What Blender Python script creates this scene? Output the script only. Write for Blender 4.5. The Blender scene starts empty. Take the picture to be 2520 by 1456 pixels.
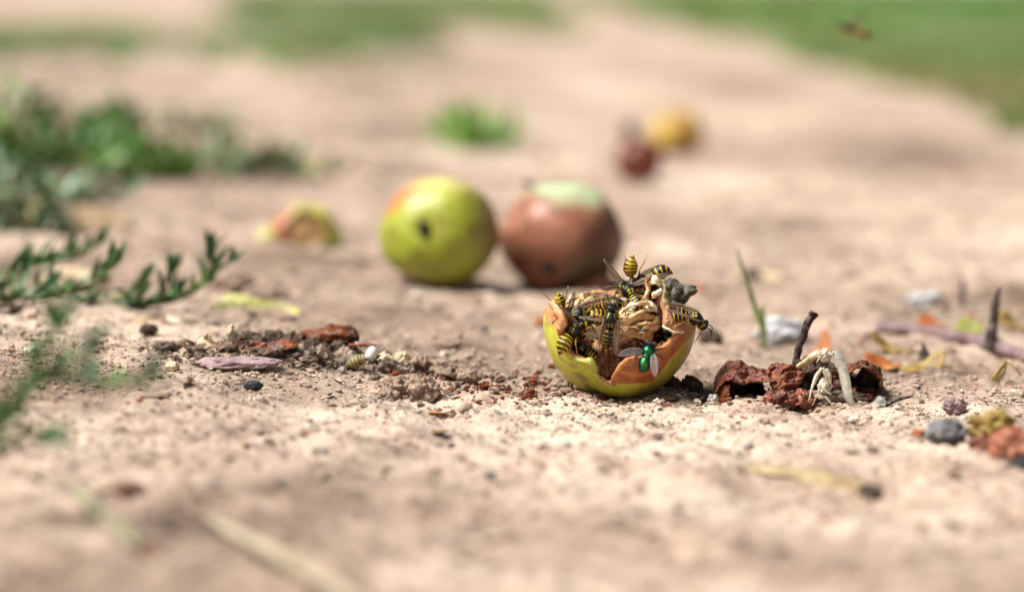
import bpy, math, random
import numpy as np
from mathutils import Vector, Matrix, Quaternion, noise as mnoise

# ------------------------------------------------------------------ scene, camera, light
# one Blender unit is one centimetre
SC = bpy.context.scene
SC.unit_settings.system = 'METRIC'
SC.unit_settings.scale_length = 0.01
COL = SC.collection
random.seed(11)
R = math.radians

DIST = 90.0                       # lens to the eaten apple
FPX = 7910.0                      # focal length in pixels of the 2520 x 1456 picture
CAMH = 1051.0 / FPX * DIST        # lens height
PITCH = math.atan((728.0 + 70.0) / FPX)
cam_d = bpy.data.cameras.new('camera')
cam = bpy.data.objects.new('camera', cam_d)
COL.objects.link(cam)
cam.location = (0, -DIST, CAMH)
cam.rotation_euler = (math.pi / 2 - PITCH, 0, 0)
cam_d.sensor_width = 36.0
cam_d.lens = FPX / 2520.0 * 36.0
cam_d.clip_start = 1.0
cam_d.clip_end = 60000.0
cam_d.dof.use_dof = True
cam_d.dof.focus_distance = DIST - 0.6
# the aperture is 15 mm wide
cam_d.dof.aperture_fstop = cam_d.lens * 1e-3 / 1.52
cam_d.dof.aperture_blades = 0
SC.camera = cam

SUN_TO = Vector((-0.52, -0.16, 0.82)).normalized()
w = bpy.data.worlds.new('World')
SC.world = w
w.use_nodes = True
wn, wl = w.node_tree.nodes, w.node_tree.links
wn.clear()
wo = wn.new('ShaderNodeOutputWorld')
wb = wn.new('ShaderNodeBackground')
sky = wn.new('ShaderNodeTexSky')
sky.sky_type = 'NISHITA'
sky.sun_disc = False
sky.sun_elevation = math.asin(SUN_TO.z)
sky.sun_rotation = math.atan2(SUN_TO.x, SUN_TO.y)
sky.dust_density = 4.0
hs = wn.new('ShaderNodeHueSaturation')
hs.inputs['Saturation'].default_value = 0.35      # thin white cloud over the blue
wb.inputs['Strength'].default_value = 0.05
wl.new(sky.outputs[0], hs.inputs['Color'])
wl.new(hs.outputs[0], wb.inputs['Color'])
wl.new(wb.outputs[0], wo.inputs['Surface'])

sd = bpy.data.lights.new('sun', 'SUN')
sd.energy = 5.0
sd.angle = R(30)
sd.color = (1.0, 0.965, 0.905)
sun = bpy.data.objects.new('sun', sd)
COL.objects.link(sun)
sun.rotation_euler = SUN_TO.to_track_quat('Z', 'Y').to_euler()
sun.location = SUN_TO * 400

SC.view_settings.view_transform = 'Standard'
SC.view_settings.look = 'None'
SC.view_settings.exposure = 0.68
SC.view_settings.gamma = 1.0
SC.render.engine = 'CYCLES'
SC.cycles.use_denoising = True
SC.cycles.max_bounces = 8
SC.cycles.transparent_max_bounces = 16

# ------------------------------------------------------------------ measuring
_cp, _sp = math.cos(PITCH), math.sin(PITCH)
CAMP = Vector((0, -DIST, CAMH))
def ray(u, v):
    a, b = (u - 1260.0) / FPX, -(v - 728.0) / FPX
    return Vector((a, _cp + b * _sp, -_sp + b * _cp))
def G(u, v, z=0.0):               # the point of the level z seen there
    d = ray(u, v)
    return CAMP + d * ((z - CAMH) / d.z)
def A(u, v, y):                   # the point at depth y seen there
    d = ray(u, v)
    return CAMP + d * ((y + DIST) / d.y)

# ------------------------------------------------------------------ noise on arrays
_rng = np.random.RandomState(5)
_perm = _rng.permutation(512)
_perm = np.concatenate([_perm, _perm, _perm])
_gr = _rng.randn(512, 2)
_gr /= np.linalg.norm(_gr, axis=1)[:, None]
def pn(x, y, seed=0):
    x = np.asarray(x, float); y = np.asarray(y, float)
    xi = np.floor(x).astype(int); yi = np.floor(y).astype(int)
    xf = x - xi; yf = y - yi
    u = xf * xf * xf * (xf * (xf * 6 - 15) + 10); v = yf * yf * yf * (yf * (yf * 6 - 15) + 10)
    def g(i, j, dx, dy):
        h = _perm[(_perm[(i + seed * 37) & 511] + j) & 511]
        return _gr[h, 0] * dx + _gr[h, 1] * dy
    n00 = g(xi, yi, xf, yf); n10 = g(xi + 1, yi, xf - 1, yf)
    n01 = g(xi, yi + 1, xf, yf - 1); n11 = g(xi + 1, yi + 1, xf - 1, yf - 1)
    return ((n00 * (1 - u) + n10 * u) * (1 - v) + (n01 * (1 - u) + n11 * u) * v) * 1.5

def bump2(x, y, cx, cy, rx, ry, h):
    return h * np.exp(-(((x - cx) / rx) ** 2 + ((y - cy) / ry) ** 2))

def ground_low(x, y):
    x = np.asarray(x, float); y = np.asarray(y, float)
    d = np.clip((y + 90) / 90.0, 0.3, 12)
    z = 0.22 * pn(x / 17.0, y / 21.0, 1) * np.clip(d, .6, 3.0)
    z = z + 0.10 * pn(x / 5.1, y / 6.3, 2)
    z = z * (1 - np.exp(-((x - 4.5) ** 2 + (y * 0.8) ** 2) / 60.0) * 0.8)
    sl = 0.045 * (np.sqrt(x * x + 9) - x)              # the path rises towards the left
    z = z + 2.2 * np.tanh(sl / 2.2)
    z = z + bump2(x, y, -6.6, 2.6, 3.2, 1.6, 0.12)     # crumbly heap of soil
    z = z + bump2(x, y, -30, 100, 14, 20, 0.8)
    z = z + np.where(y > 140, np.clip((np.abs(x + 10) - 60) / 200, 0, 1) * 6, 0)
    return z
def ground_fine(x, y):
    a = np.abs(pn(x / 2.9, y / 3.4, 3))
    z = 0.34 * (a - 0.25)
    z = z + 0.14 * pn(x / 1.25, y / 1.4, 4)
    b = pn(x / 0.55, y / 0.6, 6)
    m = np.clip(pn(x / 3.1, y / 3.1, 9) + .6, 0.2, 1.3)
    z = z + 0.135 * np.clip(b, -0.25, 1) * m
    c = pn(x / 0.25, y / 0.27, 7)
    z = z + 0.085 * np.clip(c, -.5, 1) * m
    return z
def gz(x, y):
    return float(ground_low(x, y))
def on(u, v, lift=0.0):           # standing point on the uneven ground seen there
    p = G(u, v)
    for _ in range(3):
        p = G(u, v, gz(p.x, p.y))
    return Vector((p.x, p.y, p.z + lift))

# ------------------------------------------------------------------ materials
def lin(c):
    return tuple(((x / 255.0) / 12.92 if x / 255.0 < 0.04045 else ((x / 255.0 + 0.055) / 1.055) ** 2.4) for x in c)

def M(name, cols, scale=4.0, rough=0.7, bump=0.15, bscale=None, spec=0.3, attr=False, detail=5.0,
      stretch=(1, 1, 1), dist=0.03, sss=0.0, metallic=0.0, coat=0.0, lo=0.3, hi=0.7, sheen=0.0, world=False, mott=0.35):
    m = bpy.data.materials.new(name)
    m.use_nodes = True
    nt = m.node_tree
    n, l = nt.nodes, nt.links
    b = n['Principled BSDF']
    tc = n.new('ShaderNodeNewGeometry') if world else n.new('ShaderNodeTexCoord')
    src = tc.outputs['Position'] if world else tc.outputs['Object']
    mp = n.new('ShaderNodeMapping')
    mp.inputs['Scale'].default_value = stretch
    l.new(src, mp.inputs['Vector'])
    nz = n.new('ShaderNodeTexNoise')
    nz.inputs['Scale'].default_value = scale
    nz.inputs['Detail'].default_value = detail
    nz.inputs['Roughness'].default_value = 0.62
    l.new(mp.outputs[0], nz.inputs['Vector'])
    rp = n.new('ShaderNodeValToRGB')
    e = rp.color_ramp.elements
    k = len(cols)
    for i in range(k - 2):
        e.new(0.5)
    for i, c in enumerate(cols):
        e[i].position = lo + (hi - lo) * (i / max(1, k - 1))
        e[i].color = (*c, 1)
    l.new(nz.outputs['Fac'], rp.inputs['Fac'])
    out = rp.outputs['Color']
    if mott:
        nf = n.new('ShaderNodeTexNoise')
        nf.inputs['Scale'].default_value = scale * 5.3
        nf.inputs['Detail'].default_value = 6.0
        nf.inputs['Roughness'].default_value = 0.7
        l.new(mp.outputs[0], nf.inputs['Vector'])
        r2 = n.new('ShaderNodeValToRGB')
        e2 = r2.color_ramp.elements
        e2[0].position = 0.34; e2[0].color = (1 - mott, 1 - mott, 1 - mott, 1)
        e2[1].position = 0.66; e2[1].color = (1 + mott * .35, 1 + mott * .35, 1 + mott * .35, 1)
        l.new(nf.outputs['Fac'], r2.inputs['Fac'])
        m2 = n.new('ShaderNodeMix')
        m2.data_type = 'RGBA'; m2.blend_type = 'MULTIPLY'
        m2.inputs['Factor'].default_value = 1.0
        l.new(out, m2.inputs['A']); l.new(r2.outputs['Color'], m2.inputs['B'])
        out = m2.outputs['Result']
    if attr:
        at = n.new('ShaderNodeAttribute')
        at.attribute_name = 'Col'
        mx = n.new('ShaderNodeMix')
        mx.data_type = 'RGBA'
        mx.blend_type = 'MULTIPLY'
        mx.inputs['Factor'].default_value = 1.0
        l.new(at.outputs['Color'], mx.inputs['A'])
        l.new(out, mx.inputs['B'])
        out = mx.outputs['Result']
    l.new(out, b.inputs['Base Color'])
    b.inputs['Roughness'].default_value = rough
    b.inputs['Specular IOR Level'].default_value = spec
    b.inputs['Metallic'].default_value = metallic
    b.inputs['Coat Weight'].default_value = coat
    b.inputs['Sheen Weight'].default_value = sheen
    if sss:
        b.inputs['Subsurface Weight'].default_value = sss
        b.inputs['Subsurface Radius'].default_value = (0.12, 0.07, 0.03)
        b.inputs['Subsurface Scale'].default_value = 1.0
    if bump:
        n2 = n.new('ShaderNodeTexNoise')
        n2.inputs['Scale'].default_value = bscale or scale * 4
        n2.inputs['Detail'].default_value = 5.0
        l.new(mp.outputs[0], n2.inputs['Vector'])
        bp = n.new('ShaderNodeBump')
        bp.inputs['Strength'].default_value = min(1.0, bump)
        bp.inputs['Distance'].default_value = dist * 1.8
        l.new(n2.outputs['Fac'], bp.inputs['Height'])
        l.new(bp.outputs[0], b.inputs['Normal'])
    return m

WHITE3 = [(0.62, 0.62, 0.62), (1, 1, 1), (1.18, 1.15, 1.1)]

# ------------------------------------------------------------------ mesh helpers
def link(o, parent=None):
    COL.objects.link(o)
    if parent is not None:
        o.parent = parent
    return o
def mk(name, verts, faces, mat, parent=None, smooth=True, cols=None, mats=None, midx=None):
    me = bpy.data.meshes.new(name)
    me.from_pydata([tuple(v) for v in verts], [], [tuple(f) for f in faces])
    if cols is not None:
        ca = me.color_attributes.new('Col', 'FLOAT_COLOR', 'POINT')
        ca.data.foreach_set('color', np.array([(*c[:3], 1.0) for c in cols], dtype=np.float32).ravel())
    for m in (mats or [mat]):
        me.materials.append(m)
    if midx is not None:
        me.polygons.foreach_set('material_index', midx)
    me.polygons.foreach_set('use_smooth', [smooth] * len(me.polygons))
    me.update()
    return link(bpy.data.objects.new(name, me), parent)
def mk_np(name, V, F, mat, parent=None, smooth=True, cols=None):
    me = bpy.data.meshes.new(name)
    V = np.asarray(V, np.float32); F = np.asarray(F, np.int32)
    me.vertices.add(len(V)); me.vertices.foreach_set('co', V.ravel())
    k = F.shape[1]
    me.loops.add(F.size); me.loops.foreach_set('vertex_index', F.ravel())
    me.polygons.add(len(F)); me.polygons.foreach_set('loop_start', np.arange(0, F.size, k, dtype=np.int32))
    me.polygons.foreach_set('loop_total', np.full(len(F), k, np.int32))
    me.polygons.foreach_set('use_smooth', np.full(len(F), smooth))
    if cols is not None:
        c4 = np.ones((len(V), 4), np.float32); c4[:, :3] = cols
        ca = me.color_attributes.new('Col', 'FLOAT_COLOR', 'POINT')
        ca.data.foreach_set('color', c4.ravel())
    me.materials.append(mat)
    me.update(calc_edges=True); me.validate()
    return link(bpy.data.objects.new(name, me), parent)
def empty(name, loc, label, cat, group=None):
    o = bpy.data.objects.new(name, None)
    o.empty_display_size = 0.3
    link(o)
    o.location = loc
    return tag(o, label, cat, group)
def tag(o, label, cat=None, group=None, kind=None):
    if label: o['label'] = label
    if cat: o['category'] = cat
    if group: o['group'] = group
    if kind: o['kind'] = kind
    return o
def solid(o, t, offset=0.0, mo=0, mr=0):
    s = o.modifiers.new('thickness', 'SOLIDIFY')
    s.thickness = t
    s.offset = offset
    s.material_offset = mo
    s.material_offset_rim = mr
    s.use_quality_normals = False
    return o
def local(o, pts):
    return [Vector(p) - o.location for p in pts]

def catmull(pts, n):
    P = [Vector(p) for p in pts]
    P = [P[0] * 2 - P[1]] + P + [P[-1] * 2 - P[-2]]
    out = []
    for i in range(1, len(P) - 2):
        for k in range(n):
            t = k / n
            a, b, c, d = P[i - 1], P[i], P[i + 1], P[i + 2]
            out.append(0.5 * ((2 * b) + (c - a) * t + (2 * a - 5 * b + 4 * c - d) * t * t + (3 * b - a - 3 * c + d) * t ** 3))
    out.append(P[-2])
    return out
def lerp_list(vals, t):
    x = t * (len(vals) - 1)
    i = min(int(x), len(vals) - 2)
    return vals[i] + (vals[i + 1] - vals[i]) * (x - i)
def tube_g(pts, radii, n=8, sub=4, rough=0.0, rs=3.0):
    P = catmull(pts, sub) if sub > 1 else [Vector(p) for p in pts]
    V, F = [], []
    k = len(P)
    ref = None
    for i, p in enumerate(P):
        t = (P[min(i + 1, k - 1)] - P[max(i - 1, 0)]).normalized()
        if ref is None:
            ref = t.orthogonal().normalized()
        ref = (ref - t * ref.dot(t)).normalized()
        bi = t.cross(ref)
        r = lerp_list(radii, i / (k - 1))
        for j in range(n):
            a = 2 * math.pi * j / n
            q = ref * math.cos(a) + bi * math.sin(a)
            rr = r
            if rough:
                rr *= 1 + rough * mnoise.noise((p + q * r) * rs / max(r, 1e-3) * 0.3)
            V.append(p + q * rr)
    for i in range(k - 1):
        for j in range(n):
            F.append((i * n + j, i * n + (j + 1) % n, (i + 1) * n + (j + 1) % n, (i + 1) * n + j))
    F.append(tuple(range(n - 1, -1, -1)))
    F.append(tuple((k - 1) * n + j for j in range(n)))
    return V, F
def tube(name, pts, radii, mat, parent=None, n=8, sub=4, rough=0.0, rs=3.0, cols=None):
    V, F = tube_g(pts, radii, n, sub, rough, rs)
    return mk(name, V, F, mat, parent, cols=cols)
def join_g(parts):
    V, F = [], []
    for v, f in parts:
        b = len(V)
        V += list(v)
        F += [tuple(i + b for i in q) for q in f]
    return V, F
_ico = {}
def ico(sub):
    if sub in _ico:
        return _ico[sub]
    t = (1 + 5 ** .5) / 2
    V = [Vector(p).normalized() for p in [(-1, t, 0), (1, t, 0), (-1, -t, 0), (1, -t, 0), (0, -1, t), (0, 1, t), (0, -1, -t), (0, 1, -t), (t, 0, -1), (t, 0, 1), (-t, 0, -1), (-t, 0, 1)]]
    F = [(0, 11, 5), (0, 5, 1), (0, 1, 7), (0, 7, 10), (0, 10, 11), (1, 5, 9), (5, 11, 4), (11, 10, 2), (10, 7, 6), (7, 1, 8), (3, 9, 4), (3, 4, 2), (3, 2, 6), (3, 6, 8), (3, 8, 9), (4, 9, 5), (2, 4, 11), (6, 2, 10), (8, 6, 7), (9, 8, 1)]
    for _ in range(sub):
        c, nf = {}, []
        def mid(a, b):
            k = (min(a, b), max(a, b))
            if k not in c:
                c[k] = len(V)
                V.append((V[a] + V[b]).normalized())
            return c[k]
        for a, b, d in F:
            x, y, z = mid(a, b), mid(b, d), mid(d, a)
            nf += [(a, x, z), (b, y, x), (d, z, y), (x, y, z)]
        F = nf
    _ico[sub] = (V, F)
    return _ico[sub]
def lump_g(rad, seed=0, amp=0.25, freq=1.6, sub=3, flat=0.0, octs=3):
    V, F = ico(sub)
    o = Vector((seed * 7.13, seed * 3.7, seed * 1.9))
    out = []
    for p in V:
        k = 1 + amp * mnoise.fractal(p * freq + o, 0.8, 2.1, octs)
        q = Vector((p.x * rad[0], p.y * rad[1], p.z * rad[2])) * k
        if flat and q.z < -flat * rad[2]:
            q.z = -flat * rad[2]
        out.append(q)
    return out, F
def lump(name, at, rad, mat, seed=0, amp=0.25, freq=1.6, sub=3, rot=(0, 0, 0), parent=None, flat=0.0, smooth=True, octs=3):
    V, F = lump_g(rad, seed, amp, freq, sub, flat, octs)
    o = mk(name, V, F, mat, parent, smooth)
    o.location = at
    o.rotation_euler = rot
    return o
def patch_g(nu, nv, fn):
    V = [fn(i / (nu - 1), j / (nv - 1)) for j in range(nv) for i in range(nu)]
    F = [(j * nu + i, j * nu + i + 1, (j + 1) * nu + i + 1, (j + 1) * nu + i) for j in range(nv - 1) for i in range(nu - 1)]
    return V, F
def smoothstep(a, b, x):
    t = min(1, max(0, (x - a) / (b - a)))
    return t * t * (3 - 2 * t)
def mixc(a, b, t):
    return tuple(a[i] + (b[i] - a[i]) * t for i in range(3))
def curve1(tab, x):
    if x <= tab[0][0]: return tab[0][1]
    for (x0, y0), (x1, y1) in zip(tab, tab[1:]):
        if x <= x1:
            return y0 + (y1 - y0) * (x - x0) / (x1 - x0)
    return tab[-1][1]
def rows_patch(rows, nu, nv, bulge=0.0, amp=0.0, freq=2.0, seed=0, wrinkle=0.0):
    # rows: a list of rows, each a list of points; smooth surface through them
    cr = [catmull(r, 8) for r in rows]
    def at_row(r, u):
        x = u * (len(r) - 1); i = min(int(x), len(r) - 2)
        return r[i].lerp(r[i + 1], x - i)
    off = Vector((seed * 5.1, seed * 2.3, seed * 9.7))
    grid = []
    for i in range(nu):
        col = catmull([at_row(r, i / (nu - 1)) for r in cr], 8)
        grid.append([at_row(col, j / (nv - 1)) for j in range(nv)])
    def fn(u, v):
        p = grid[int(round(u * (nu - 1)))][int(round(v * (nv - 1)))]
        if amp:
            p = p + Vector((mnoise.noise(p * freq + off), mnoise.noise(p * freq + off + Vector((31, 0, 0))), mnoise.noise(p * freq + off + Vector((0, 57, 0))))) * amp
            c1 = abs(mnoise.noise(p * freq * 1.9 + off)); c2 = abs(mnoise.noise(p * freq * 4.3 + off + Vector((0, 11, 0))))
            p = p + Vector((0.3 * (c2 - .2), -(c1 - .22) - .45 * (c2 - .2), (c1 - .22) + .3 * (c2 - .2))) * amp * 1.0
        if wrinkle:
            q = Vector((p.x * 1.5 + p.z * .8, p.y * 1.5, p.z * 2.6 - p.x * .7)) + off
            r1 = max(0, 1 - abs(mnoise.noise(q)) * 3.2) ** 1.5
            r2 = max(0, 1 - abs(mnoise.noise(q * 2.3 + Vector((5, 9, 1)))) * 3.2) ** 1.5
            p = p + Vector((.25, -.75, .6)) * wrinkle * (r1 + .45 * r2 - .35)
        return p
    return patch_g(nu, nv, fn)

# ------------------------------------------------------------------ ground
def ground_material():
    m = bpy.data.materials.new('dry_soil')
    m.use_nodes = True
    n, l = m.node_tree.nodes, m.node_tree.links
    b = n['Principled BSDF']
    g = n.new('ShaderNodeNewGeometry')
    def noise(scale, detail=5, rough=0.6):
        z = n.new('ShaderNodeTexNoise')
        z.inputs['Scale'].default_value = scale
        z.inputs['Detail'].default_value = detail
        z.inputs['Roughness'].default_value = rough
        l.new(g.outputs['Position'], z.inputs['Vector'])
        return z.outputs['Fac']
    def ramp(f, stops):
        r = n.new('ShaderNodeValToRGB')
        e = r.color_ramp.elements
        for _ in range(len(stops) - 2): e.new(.5)
        for i, (p, c) in enumerate(stops):
            e[i].position = p
            e[i].color = (*c, 1)
        l.new(f, r.inputs['Fac'])
        return r.outputs['Color']
    def mix(a, c, f, mode='MIX'):
        x = n.new('ShaderNodeMix')
        x.data_type = 'RGBA'
        x.blend_type = mode
        if isinstance(f, float): x.inputs['Factor'].default_value = f
        else: l.new(f, x.inputs['Factor'])
        l.new(a, x.inputs['A']); l.new(c, x.inputs['B'])
        return x.outputs['Result']
    big = ramp(noise(0.06, 5, .66), [(0.34, (0.185, 0.138, 0.106)), (0.47, (0.372, 0.290, 0.228)), (0.62, (0.515, 0.422, 0.343))])
    pink = ramp(noise(0.16, 3), [(0.35, (1.0, 1.0, 1.0)), (0.68, (1.0, 0.94, 0.91))])
    mid = ramp(noise(0.9, 6, .65), [(0.33, (0.50, 0.46, 0.44)), (0.47, (1.0, 1.0, 1.0)), (0.7, (1.13, 1.13, 1.11))])
    fine = ramp(noise(7.0, 6, .7), [(0.36, (0.45, 0.42, 0.41)), (0.48, (1.0, 1.0, 1.0)), (0.68, (1.15, 1.14, 1.12))])
    wide = ramp(noise(0.016, 4, .6), [(0.38, (0.74, 0.71, 0.70)), (0.50, (0.97, 0.96, 0.95)), (0.60, (1.08, 1.08, 1.08))])
    c = mix(big, pink, 1.0, 'MULTIPLY')
    c = mix(c, wide, 1.0, 'MULTIPLY')
    c = mix(c, mid, 1.0, 'MULTIPLY')
    c = mix(c, fine, 0.9, 'MULTIPLY')
    at = n.new('ShaderNodeAttribute'); at.attribute_name = 'Col'
    c = mix(c, at.outputs['Color'], 1.0, 'MULTIPLY')
    l.new(c, b.inputs['Base Color'])
    b.inputs['Roughness'].default_value = 0.95
    b.inputs['Specular IOR Level'].default_value = 0.12
    bp = n.new('ShaderNodeBump')
    bp.inputs['Strength'].default_value = 0.8
    bp.inputs['Distance'].default_value = 0.07
    l.new(noise(9.0, 6, .7), bp.inputs['Height'])
    l.new(bp.outputs[0], b.inputs['Normal'])
    return m
M_SOIL = ground_material()

def spaced(stops):
    # stops: (start, step) ... (end, None)
    out = []
    for (a, s), (b_, _) in zip(stops, stops[1:]):
        k = max(1, int(round((b_ - a) / s)))
        out += [a + (b_ - a) * i / k for i in range(k)]
    x, s = stops[-1][0], stops[-2][1]
    while x < 12000:
        out.append(x)
        s *= 1.13
        x += s
    out.append(12000)
    return np.array(out)
_ys = spaced([(-60, .6), (-32, .17), (-10, .075), (12, .14), (40, .35), (110, 1.0), (180, None)])
_ys = np.concatenate([[-9000, -3000, -900, -300, -120, -80], _ys])
_xp = spaced([(0, .1), (18, .3), (60, None)])
_xs = np.concatenate([-_xp[:0:-1], _xp])
_X, _Y = np.meshgrid(_xs, _ys)
_fade = 1 / (1 + np.exp((np.abs(_Y) - 900) / 200))
_Z = ground_low(_X, _Y) * _fade + ground_fine(_X, _Y) * np.clip(1.5 - np.abs(_Y) / 300, 0, 1) * np.clip(1.5 - np.abs(_X) / 60, 0, 1)
# hollows worn under the fruit so that it rests in the soil
_nx, _ny = len(_xs), len(_ys)
_I = np.arange(_nx * _ny).reshape(_ny, _nx)
_F = np.stack([_I[:-1, :-1], _I[:-1, 1:], _I[1:, 1:], _I[1:, :-1]], -1).reshape(-1, 4)
# darker earth beside the eaten apple and in the heap at its side
_cc = np.ones((_ny, _nx, 3))
def darken_patch(cx, cy, rx, ry, col, k=1.0):
    d = ((_X - cx) / rx) ** 2 + ((_Y - cy) / ry) ** 2
    f = np.clip(1.25 - d + 0.7 * pn(_X / .7, _Y / .7, 12), 0, 1)[..., None] * k
    global _cc
    _cc = _cc * (1 - f) + np.array(col) * f
darken_patch(5.9, 0.2, 1.3, 1.3, (0.42, 0.40, 0.40))
darken_patch(8.6, 0.3, 2.4, 1.5, (0.55, 0.50, 0.47))
darken_patch(-7.0, 2.6, 2.9, 1.4, (0.52, 0.46, 0.42))
darken_patch(-4.6, 2.3, 1.2, 1.0, (0.6, 0.55, 0.52))
ground = mk_np('ground', np.stack([_X, _Y, _Z], -1).reshape(-1, 3), _F, M_SOIL, cols=_cc.reshape(-1, 3))
tag(ground, 'bare dry pinkish beige earth of a trodden dirt path', kind='structure')

# ------------------------------------------------------------------ crumbs lying about
M_CRUMB = M('soil_crumb', WHITE3, scale=14, rough=0.95, bump=0.4, bscale=40, spec=0.1, attr=True)
def scatter(name, pts, sizes, colors, sub, mat, seed, flat=0.75, sink=0.25):
    rs = np.random.RandomState(seed)
    var = []
    for k in range(8):
        V, F = lump_g((1, 1, flat), seed * 9 + k, 0.75, 1.7, sub)
        var.append(np.array([tuple(v) for v in V]))
    Fb = np.array(F)
    VV, FF, CC = [], [], []
    nv = len(var[0])
    for i, (p, s) in enumerate(zip(pts, sizes)):
        a = rs.rand() * 6.283
        ca, sa = math.cos(a), math.sin(a)
        v = var[rs.randint(8)] * (s * np.array([0.8 + .5 * rs.rand(), 0.8 + .5 * rs.rand(), 0.7 + .5 * rs.rand()]))
        x = v[:, 0] * ca - v[:, 1] * sa; y = v[:, 0] * sa + v[:, 1] * ca
        VV.append(np.stack([x + p[0], y + p[1], v[:, 2] + p[2] + s * (flat - sink)], -1))
        FF.append(Fb + i * nv)
        CC.append(np.repeat(np.array(colors[i])[None], nv, 0))
    return mk_np(name, np.concatenate(VV), np.concatenate(FF), mat, cols=np.concatenate(CC), smooth=False)
def zfull(x, y):
    return ground_low(x, y) + ground_fine(x, y) * np.clip(1.5 - np.abs(y) / 300, 0, 1)
_rs = np.random.RandomState(3)
def crumb_cols(k, rs):
    base = np.array([[.46, .345, .265], [.36, .27, .205], [.52, .41, .33], [.26, .20, .155], [.48, .34, .27], [.33, .29, .27], [.62, .53, .44], [.16, .13, .12], [.40, .17, .10]])
    pr = np.array([.26, .2, .2, .1, .09, .05, .06, .02, .02]); pr /= pr.sum()
    c = base[rs.choice(len(base), k, p=pr)]
    return c * (0.8 + 0.4 * rs.rand(k, 1))
_N = 13000
_dep = 1 / (1 / 0.62 + _rs.rand(_N) * (1 / 2.6 - 1 / 0.62))          # even over the picture's height
_py = _dep * 90 - 90
_px = (_rs.rand(_N) * 2 - 1) * 0.185 * _dep * 90
_sz = np.clip(0.030 * (1 + _rs.pareto(2.4, _N)), 0, 0.16) * np.clip(_dep, .75, 2.0)
_keep = (pn(_px / 4, _py / 5, 15) + 0.45 * _rs.randn(_N)) > -0.25
_px, _py, _sz = _px[_keep], _py[_keep], _sz[_keep]
o = scatter('soil_crumbs', np.stack([_px, _py, zfull(_px, _py)], -1), _sz, crumb_cols(len(_px), _rs), 1, M_CRUMB, 4)
tag(o, 'small beige and brown soil crumbs strewn over the path', kind='stuff')
# finer crumbs in the sharp strip
_N = 20000
_py = _rs.randn(_N) * 5.5 + 0.5
_px = (_rs.rand(_N) * 2 - 1) * 17.5
_sz = np.clip(0.018 * (1 + _rs.pareto(2.1, _N)), 0, 0.085)
_keep = (pn(_px / 2.2, _py / 2.2, 16) + 0.35 * _rs.randn(_N)) > -0.1
_px, _py, _sz = _px[_keep], _py[_keep], _sz[_keep]
o = scatter('soil_grains', np.stack([_px, _py, zfull(_px, _py)], -1), _sz, crumb_cols(len(_px), _rs), 0, M_CRUMB, 5)
tag(o, 'fine grains of dry earth around the eaten apple', kind='stuff')

# bits of dry leaf and straw trodden into the path
M_LITTER = M('leaf_litter', WHITE3, scale=6, rough=0.7, bump=0.4, bscale=20, spec=0.2, attr=True)
def litter(count, seed):
    rs = random.Random(seed)
    V, F, C = [], [], []
    for _ in range(count):
        dep = 1 / (1 / .66 + rs.random() * (1 / 3.2 - 1 / .66))
        y = dep * 90 - 90
        x = rs.uniform(-.18, .18) * dep * 90
        L = rs.choice([.15, .2, .3, .45, .6]) * min(2.2, dep ** 1.2)
        W = L * rs.choice([.12, .2, .4, .6])
        a = rs.uniform(0, 6.283)
        z = float(zfull(x, y)) + .03
        col = rs.choice([(.30, .20, .11), (.20, .11, .06), (.42, .33, .18), (.13, .08, .05), (.34, .17, .08), (.48, .42, .28), (.10, .07, .05)])
        b = len(V)
        cu = rs.uniform(.1, .5)
        for i in range(5):
            t = i / 4 - .5
            w = W * (1 - 3.2 * t * t) * .5 + .01
            for s in (-1, 0, 1):
                px, py = t * L, s * w * (1 + .3 * rs.uniform(-1, 1))
                V.append((x + px * math.cos(a) - py * math.sin(a), y + px * math.sin(a) + py * math.cos(a), z + cu * L * t * t + abs(s) * w * cu + rs.uniform(0, .02)))
                C.append(col)
        for i in range(4):
            for j in range(2):
                q = b + i * 3 + j
                F.append((q, q + 1, q + 4, q + 3))
    return mk_np('leaf_litter', V, F, M_LITTER, cols=np.array(C))
tag(solid(litter(520, 8), .015), 'small bits of dry leaf and straw strewn over the path', kind='stuff')

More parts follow.
